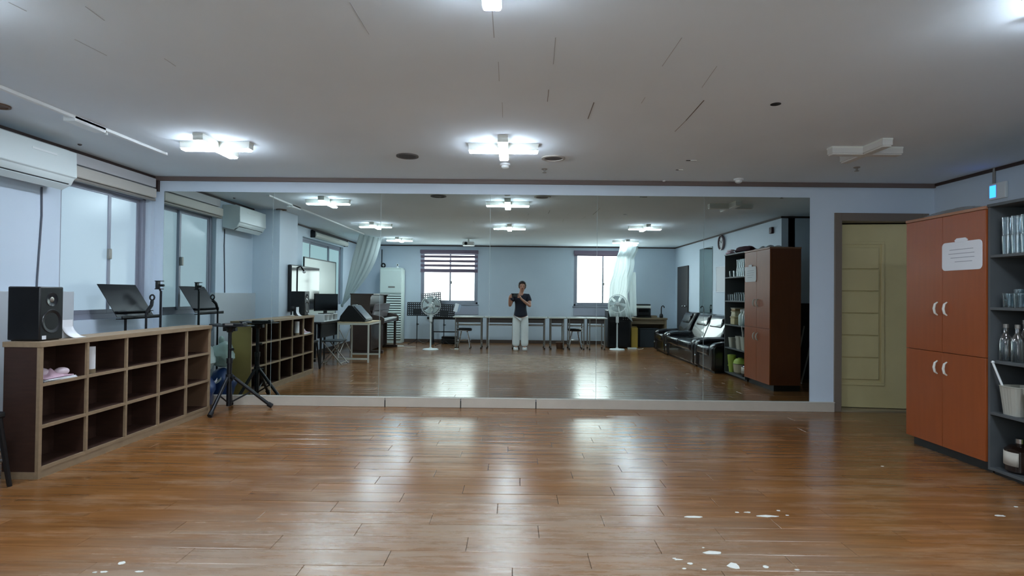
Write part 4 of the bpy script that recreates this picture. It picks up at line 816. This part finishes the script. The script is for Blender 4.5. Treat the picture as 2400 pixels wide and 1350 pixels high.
# ------------------------------------------------------------------ tall standing air conditioner
at = thing('standing_air_conditioner', 'tall white standing air conditioner with louvred front in the rear corner', 'air conditioner', (-2.995, -1.82, 0))
tw = mat('tower_white', S(214,228,222), .35)
obj('cabinet', B(-.265,.265,-.19,.20,.0,1.80), tw, at, bev=.012); obj('top_cap', B(-.255,.24,-.18,.20,1.80,1.83), tw, at, bev=.008); obj('upper_panel', B(-.25,.25,.20,.212,1.22,1.76), tw, at, bev=.005); obj('brand_plate', B(-.06,.10,.212,.215,1.34,1.38), steel_m, at)
for i in range(19): z = .10+i*.058; obj('louver_slat', MB().prism([(.20,z+.036),(.204,z+.040),(.225,z+.010),(.218,z+.004),(.20,z+.010)], -.25, .25, 'x'), tw, at)
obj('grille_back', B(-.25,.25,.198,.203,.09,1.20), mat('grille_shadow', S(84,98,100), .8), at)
cmr = thing('security_camera', 'small white camera on top of the standing air conditioner', 'camera', (-2.86, -1.72, 1.83)); obj('camera_body', MB().lathe([(.03,0),(.03,.012),(.015,.02),(.015,.035)], n=14).ball((0,0,.065), .035), white_m, cmr); obj('lens', MB().ball((.008,.03,.068), (.014,.01,.018)), blackgloss_m, cmr)
wc = thing('wall_cable', 'black cable with a round coil hanging in the rear left corner', 'cable', (-3.32, YB, 0)); obj('cable', T([(0,.02,2.30),(0,.02,2.0),(.005,.025,1.4),(.0,.02,.9)], .010), rubber_m, wc); obj('coil', MB().tube([(.04+.045*math.cos(a*PI/8),.03,1.90+.05*math.sin(a*PI/8)) for a in range(16)], .014, n=8, closed=True), rubber_m, wc); obj('coil_clip', MB().ball((.04,.03,1.90), .022), white_m, wc)

# ------------------------------------------------------------------ upright piano, side towards the mirror
pn = thing('upright_piano', 'brown upright piano standing against the left wall with its end to the mirror', 'piano', (-3.29, -.02, 0))
hl = .72
prof = [(0,0.04),(.42,.04),(.42,.56),(.44,.60),(.44,.74),(.42,.80),(.385,.86),(.40,1.12),(.43,1.17),(0,1.17)]
for s in (-1, 1): a, c = sorted((s*hl, s*(hl-.03))); obj('side_panel', MB().prism(prof, a, c, 'y'), piano_m, pn, bev=.004)
obj('case', B(.0,.36,-hl+.03,hl-.03,.04,1.16), piano_m, pn); obj('lid', B(-.01,.46,-hl-.01,hl+.01,1.17,1.195), piano_m, pn, bev=.006)
obj('key_bed', B(.36,.66,-hl+.01,hl-.01,.60,.66), piano_m, pn, bev=.008); 
for s in (-1, 1): a, c = sorted((s*hl, s*(hl-.05))); obj('key_block', MB().prism([(.40,.58),(.66,.58),(.68,.62),(.68,.70),(.63,.745),(.40,.78)], a, c, 'y'), piano_m, pn, bev=.008); obj('leg', B(.58,.63,min(s*(hl-.02), s*(hl-.07)),max(s*(hl-.02), s*(hl-.07)),.04,.60), piano_m, pn, bev=.004); obj('foot', B(.0,.66,min(s*hl, s*(hl-.08)),max(s*hl, s*(hl-.08)),0,.06), piano_m, pn, bev=.006)
obj('white_keys', B(.47,.645,-hl+.06,hl-.06,.66,.685), white_m, pn); obj('fallboard', MB().prism([(.40,.70),(.43,.70),(.50,.98),(.47,.99)], -hl+.06, hl-.06, 'y'), mat('fallboard', S(120,112,114), .2), pn); obj('music_ledge', B(.38,.47,-hl+.1,hl-.1,.84,.86), piano_m, pn)
bk_ = MB()
for i in range(36):
    y = -hl+.09+i*(2*hl-.18)/35
    if i % 7 not in (2, 6): bk_.box(.47,.57,y-.005,y+.005,.685,.697)
obj('black_keys', bk_, black_m, pn)

# ------------------------------------------------------------------ white steel table with a black wedge monitor
wt = thing('steel_frame_table', 'small table with white steel frame and pale wood top', 'table', (-2.785, 1.83, 0)); a, b_ = .275, .42
obj('table_top', B(-a,a,-b_,b_,.682,.70), mat('pale_wood_top', S(206,184,148), .45), wt, bev=.002)
for sx in (-1, 1):
    for sy in (-1, 1): obj('leg', B(min(sx*a, sx*(a-.025)), max(sx*a, sx*(a-.025)), min(sy*b_, sy*(b_-.025)), max(sy*b_, sy*(b_-.025)), 0, .682), offwhite_m, wt)
    obj('top_rail', B(min(sx*a, sx*(a-.02)), max(sx*a, sx*(a-.02)), -b_+.025, b_-.025, .652, .682), offwhite_m, wt); 
    obj('cross_rail', B(-a+.025, a-.025, min(sx*b_, sx*(b_-.025)), max(sx*b_, sx*(b_-.025)), .652, .682), offwhite_m, wt); obj('foot_rail', B(-a+.025, a-.025, min(sx*b_, sx*(b_-.025)), max(sx*b_, sx*(b_-.025)), .05, .078), offwhite_m, wt)
obj('brace', CY((-a+.01,-b_+.03,.10),(-a+.01,b_-.03,.60),.006).tube([(-a+.01,-b_+.03,.60),(-a+.01,b_-.03,.10)], .006), offwhite_m, wt)
wg = thing('wedge_speaker', 'black wedge-shaped floor monitor lying on the white steel table', 'speaker', (-2.83, 1.95, .70)); obj('cabinet', MB().prism([(-.22,.02),(-.20,.10),(-.06,.285),(.01,.285),(.24,.035),(.24,.004),(-.20,.004)], -.25, .25, 'y'), black_m, wg, bev=.01)
obj('grille', MB().prism([(.025,.275),(.032,.282),(.245,.052),(.238,.045)], -.22, .22, 'y'), mat('wedge_grille', S(80,84,92), .18, metal=.7), wg); obj('carry_handle', MB().ball((-.01,.0,.288), (.05,.08,.012)), chrome_m, wg); obj('foot', B(-.18,-.14,-.22,.22,0,.005), rubber_m, wg); obj('foot', B(.18,.22,-.22,.22,0,.005), rubber_m, wg)

# ------------------------------------------------------------------ black desk with monitor, drawers; TV and whiteboard behind
dk_ = thing('black_desk', 'black desk between bookshelf and white steel table carrying a monitor', 'desk', (-3.30, 2.63, 0))
obj('desk_top', B(-.06,.24,-.60,.43,.70,.73), black_m, dk_, bev=.003); obj('front_panel', B(.16,.18,-.56,.38,.47,.70), black_m, dk_)
for sx, sy in ((.2,.34),(.2,-.55),(-.04,-.55),(-.04,.38)): obj('leg', MB().tube([(sx,sy-.02,.70),(sx,sy,.0)], [.022,.016], n=8), black_m, dk_)
obj('side_panel', B(-.03,.15,.39,.41,.10,.70), black_m, dk_)
og = thing('white_drawer_rack', 'white open desk rack with slanted compartments on the black desk', 'desk rack', (-3.19, 2.56, .73)); 
obj('rack_shell', B(-.12,.12,-.34,.34,0,.012).box(-.12,.12,-.34,.34,.108,.12).box(-.12,-.108,-.34,.34,.012,.108), white_m, og)
for y in (-.334, -.11, .11, .334): obj('rack_divider', MB().prism([(-.12,.012),(.12,.012),(.12,.108),(-.12,.108)], y-.006, y+.006, 'y'), white_m, og)
obj('rack_binder', B(-.09,.08,-.28,-.16,.013,.10), mat('grey_binder', S(92,100,104), .6), og); obj('rack_binder', B(-.09,.08,.16,.28,.013,.095), mat('pale_binder', S(170,180,182), .6), og)
mn = thing('computer_monitor', 'black computer monitor on the white desk rack', 'monitor', (-3.15, 2.58, .85), -.95+PI/2-PI/2)
obj('screen_bezel', B(-.235,.235,-.012,.015,.05,.335), black_m, mn, bev=.004); obj('screen', B(-.225,.225,.015,.017,.065,.325), blackgloss_m, mn); obj('stand', B(-.03,.03,-.03,-.01,.0,.12), black_m, mn); obj('foot', B(-.10,.10,-.08,.07,0,.012), black_m, mn, bev=.004)
mn.rotation_euler = (0,0,-1.0)
tv = thing('television', 'large flat black television standing before the whiteboard', 'television', (-3.42, 2.82, 0))
obj('bezel', B(-.03,.02,-.62,.62,.91,1.625), black_m, tv, bev=.006); obj('screen', B(.02,.023,-.605,.605,.93,1.61), blackgloss_m, tv); obj('rear_housing', B(-.06,-.03,-.3,.2,1.0,1.4), black_m, tv, bev=.01); obj('pole', B(-.034,-.02,-.05,.05,.05,1.0), blackmetal_m, tv); obj('foot', B(-.034,.05,-.3,.3,0,.05), blackmetal_m, tv, bev=.006)
wbd = thing('whiteboard', 'large whiteboard in a dark frame leaning before the rear left window', 'whiteboard', (-3.60, 1.55, 0))
obj('board', B(-.006,.006,-.84,.84,.72,1.80), mat('whiteboard_face', S(206,214,206), .25), wbd); obj('board_frame', B(-.012,.012,-.855,.855,1.795,1.815).box(-.012,.012,-.855,.855,.70,.72).box(-.012,.012,.84,.855,.72,1.795).box(-.012,.012,-.855,-.84,.72,1.795), blackmetal_m, wbd)
for sy in (-1, 1): obj('leg', CY((0,sy*.80,.0),(0,sy*.80,.72),.014), blackmetal_m, wbd); obj('foot', B(-.16,.12,sy*.80-.02,sy*.80+.02,0,.02), blackmetal_m, wbd)
ph = thing('boom_stand', 'black boom stand with clamp arm in front of the television', 'microphone stand', (-3.20, 3.50, 0)); obj('pole', CY((0,0,.02),(0,0,1.58),.012), blackmetal_m, ph); obj('arm', T([(0,0,1.57),(.03,-.06,1.60),(.05,-.14,1.53)], .014), black_m, ph); obj('clamp', MB().ball((.05,-.15,1.52), .026), white_m, ph); obj('base', MB().lathe([(.045,0),(.045,.016),(.02,.03)]), blackmetal_m, ph)
ph.location = (-3.28, 3.515, 0)
sc_ = thing('folding_stool', 'grey steel folding stool tucked before the black desk', 'stool', (-3.02, 2.52, 0), PI/2)
cg = mat('grey_seat', S(66,74,78), .6)
obj('seat', B(-.17,.17,-.16,.16,.39,.415), cg, sc_, bev=.01)
for sx in (-1, 1): obj('leg', CY((sx*.165,.14,.39),(sx*.165,-.18,.010),.010), steel_m, sc_); obj('leg', CY((sx*.145,-.14,.39),(sx*.145,.18,.010),.010), steel_m, sc_)
obj('stretcher', CY((-.165,-.155,.04),(.165,-.155,.04),.008), steel_m, sc_); obj('stretcher', CY((-.145,.155,.04),(.145,.155,.04),.008), steel_m, sc_)
bst = thing('black_stool', 'black wooden stool with splayed legs at the near end of the bookshelf', 'stool', (-3.205, 3.275, 0))
obj('seat', B(-.15,.13,-.15,.15,.42,.46), black_m, bst, bev=.012)
for sx, sy in ((1,1),(1,-1),(-1,1),(-1,-1)): lg = obj('leg', MB().tube([(sx*.11,sy*.12,.43),(sx*.145,sy*.165,.0)], [.017,.013], n=8), black_m, bst)
obj('stretcher', CY((-.13,.148,.16),(.13,.148,.16),.009).tube([(-.13,-.148,.16),(.13,-.148,.16)], .009), steel_m, bst)

# ------------------------------------------------------------------ the photographer, seen in the mirror
pe = thing('person', 'person in a navy top and white trousers holding up a phone before the desks', 'person', (.13, -.33, 0))
def skin(name, pts, edges, rad, material, parent, root, sub=2, loc=(0,0,0)):
    me = bpy.data.meshes.new(name); me.from_pydata(pts, edges, []); o = bpy.data.objects.new(name, me); C.objects.link(o); o.parent = parent; o.location = loc
    me.materials.append(material)
    md = o.modifiers.new('skin', 'SKIN'); md.use_smooth_shade = True
    lay = me.skin_vertices[0].data
    for i, r_ in enumerate(rad):
        lay[i].radius = r_ if isinstance(r_, tuple) else (r_, r_); lay[i].use_root = (i == root)
    s_ = o.modifiers.new('sub', 'SUBSURF'); s_.levels = sub; s_.render_levels = sub
    return o
P = []; E_ = []; R_ = []
def pt_(p, r_, par=None):
    P.append(p); R_.append(r_)
    if par is not None: E_.append((par, len(P)-1))
    return len(P)-1
pel = pt_((0,0,.80), (.12,.09)); sp1 = pt_((0,-.005,.95), (.105,.08), pel); chs = pt_((0,-.01,1.10), (.125,.085), sp1); nb = pt_((0,-.005,1.215), (.06,.055), chs); nk = pt_((.015,.005,1.265), (.042,.042), nb)
hd1 = pt_((.025,.02,1.315), (.055,.06), nk); hd2 = pt_((.03,.025,1.37), (.072,.082), hd1); hd3 = pt_((.032,.015,1.43), (.07,.08), hd2); hd4 = pt_((.033,.01,1.475), (.035,.04), hd3)
def arm(s, sh_, el, wr, palm, phone_x):
    a = pt_(sh_, .05, chs); b2 = pt_(tuple((x+y)/2 for x, y in zip(sh_, el)), .042, a); c = pt_(el, .034, b2); d_ = pt_(tuple((x+y)/2 for x, y in zip(el, wr)), .032, c); e2 = pt_(wr, .022, d_); p_ = pt_(palm, (.03,.018), e2)
    for k_ in range(4):
        zz = palm[2]+.03-.020*k_; f1 = pt_((palm[0]-s*.012, palm[1]+.03, zz), .0095, p_); f2 = pt_((phone_x-s*.004, palm[1]+.060-.004*k_, zz), .0085, f1); f3 = pt_((phone_x-s*.026, palm[1]+.064-.004*k_, zz), .0075, f2)
    t1 = pt_((palm[0]-s*.025, palm[1]+.005, palm[2]-.025), .010, p_); pt_((phone_x-s*.03, palm[1]+.030, palm[2]-.028), .009, t1)
# phone in local coordinates is centred at (-.13, +.31, 1.196)
arm(1, (.165,-.01,1.175), (.205,.10,.955), (.0,.225,1.125), (-.025,.262,1.175), -.048)
arm(-1, (-.165,-.01,1.175), (-.235,.09,.955), (-.245,.225,1.12), (-.235,.262,1.175), -.212)
for s in (-1, 1):
    hp = pt_((s*.085,0,.74), .085, pel); th_ = pt_((s*.09,.01,.58), .075, hp); kn_ = pt_((s*.09,.015,.43), .055, th_); cf = pt_((s*.09,0,.28), .052, kn_); an = pt_((s*.09,-.01,.085), .036, cf); ft = pt_((s*.095,.06,.042), (.038,.026), an); pt_((s*.10,.13,.032), (.034,.02), ft)
skin('body', P, E_, R_, skin_m, pe, 0)
P = []; E_ = []; R_ = []
a00 = pt_((0,0,.70), (.14,.085)); a0 = pt_((0,0,.755), (.172,.135), a00); a1 = pt_((0,0,.86), (.14,.11), a0); a2 = pt_((0,-.008,1.0), (.13,.105), a1); a3 = pt_((0,-.01,1.11), (.142,.105), a2); a4 = pt_((0,-.006,1.20), (.075,.07), a3)
for s, el in ((1,(.19,.055,1.05)), (-1,(-.20,.05,1.05))):
    q = pt_((s*.16,-.01,1.175), .065, a3); pt_(el, .06, q)
skin('navy_top', P, E_, R_, navy_m, pe, 0)
P = []; E_ = []; R_ = []
b0 = pt_((0,0,.80), (.135,.11))
for s in (-1, 1):
    q = pt_((s*.078,0,.70), (.085,.10), b0); q2 = pt_((s*.09,.008,.55), (.092,.095), q); q3 = pt_((s*.092,.01,.30), (.085,.09), q2); q4 = pt_((s*.094,.01,.07), (.085,.09), q3)
skin('white_trousers', P, E_, R_, wcloth_m, pe, 0)
hair = MB().ball((0,0,0), (.094,.104,.105), n=20, k=12)
hair.v = [(x*(1.0 if z > -.02 else .92), min(y, .055) if z < .05 else y, max(z, -.10)) for x, y, z in hair.v]
obj('hair', hair.shift(.031,.0,1.405), hair_m, pe)
for s in (-1, 1):
    obj('eye', MB().ball((.03+s*.03,.103,1.395), (.012,.006,.006)), black_m, pe); obj('ear', MB().ball((.03+s*.078,.02,1.385), (.010,.018,.026)), skin_m, pe)
    obj('shoe', MB().prism([(-.05,-.06),(.05,-.06),(.052,.10),(.03,.165),(-.03,.165),(-.052,.10)], .0, .065, 'z'), white_m, pe, loc=(s*.097,0,0), bev=.02, seg=3)
obj('nose', MB().ball((.031,.108,1.368), (.012,.018,.020)), skin_m, pe); obj('mouth', MB().ball((.03,.098,1.332), (.022,.006,.006)), mat('lips', S(150,84,82), .5), pe)
pho = thing('smartphone', 'dark smartphone held level in the person\'s hands', 'phone', (0, -.022, CAM_H)); obj('phone_body', B(-.078,.078,-.004,.004,-.037,.037), black_m, pho, bev=.003); obj('camera_bump', B(-.07,-.035,.004,.006,-.005,.03), blackgloss_m, pho, bev=.001); obj('screen', B(-.075,.075,-.0045,-.004,-.034,.034), blackgloss_m, pho)
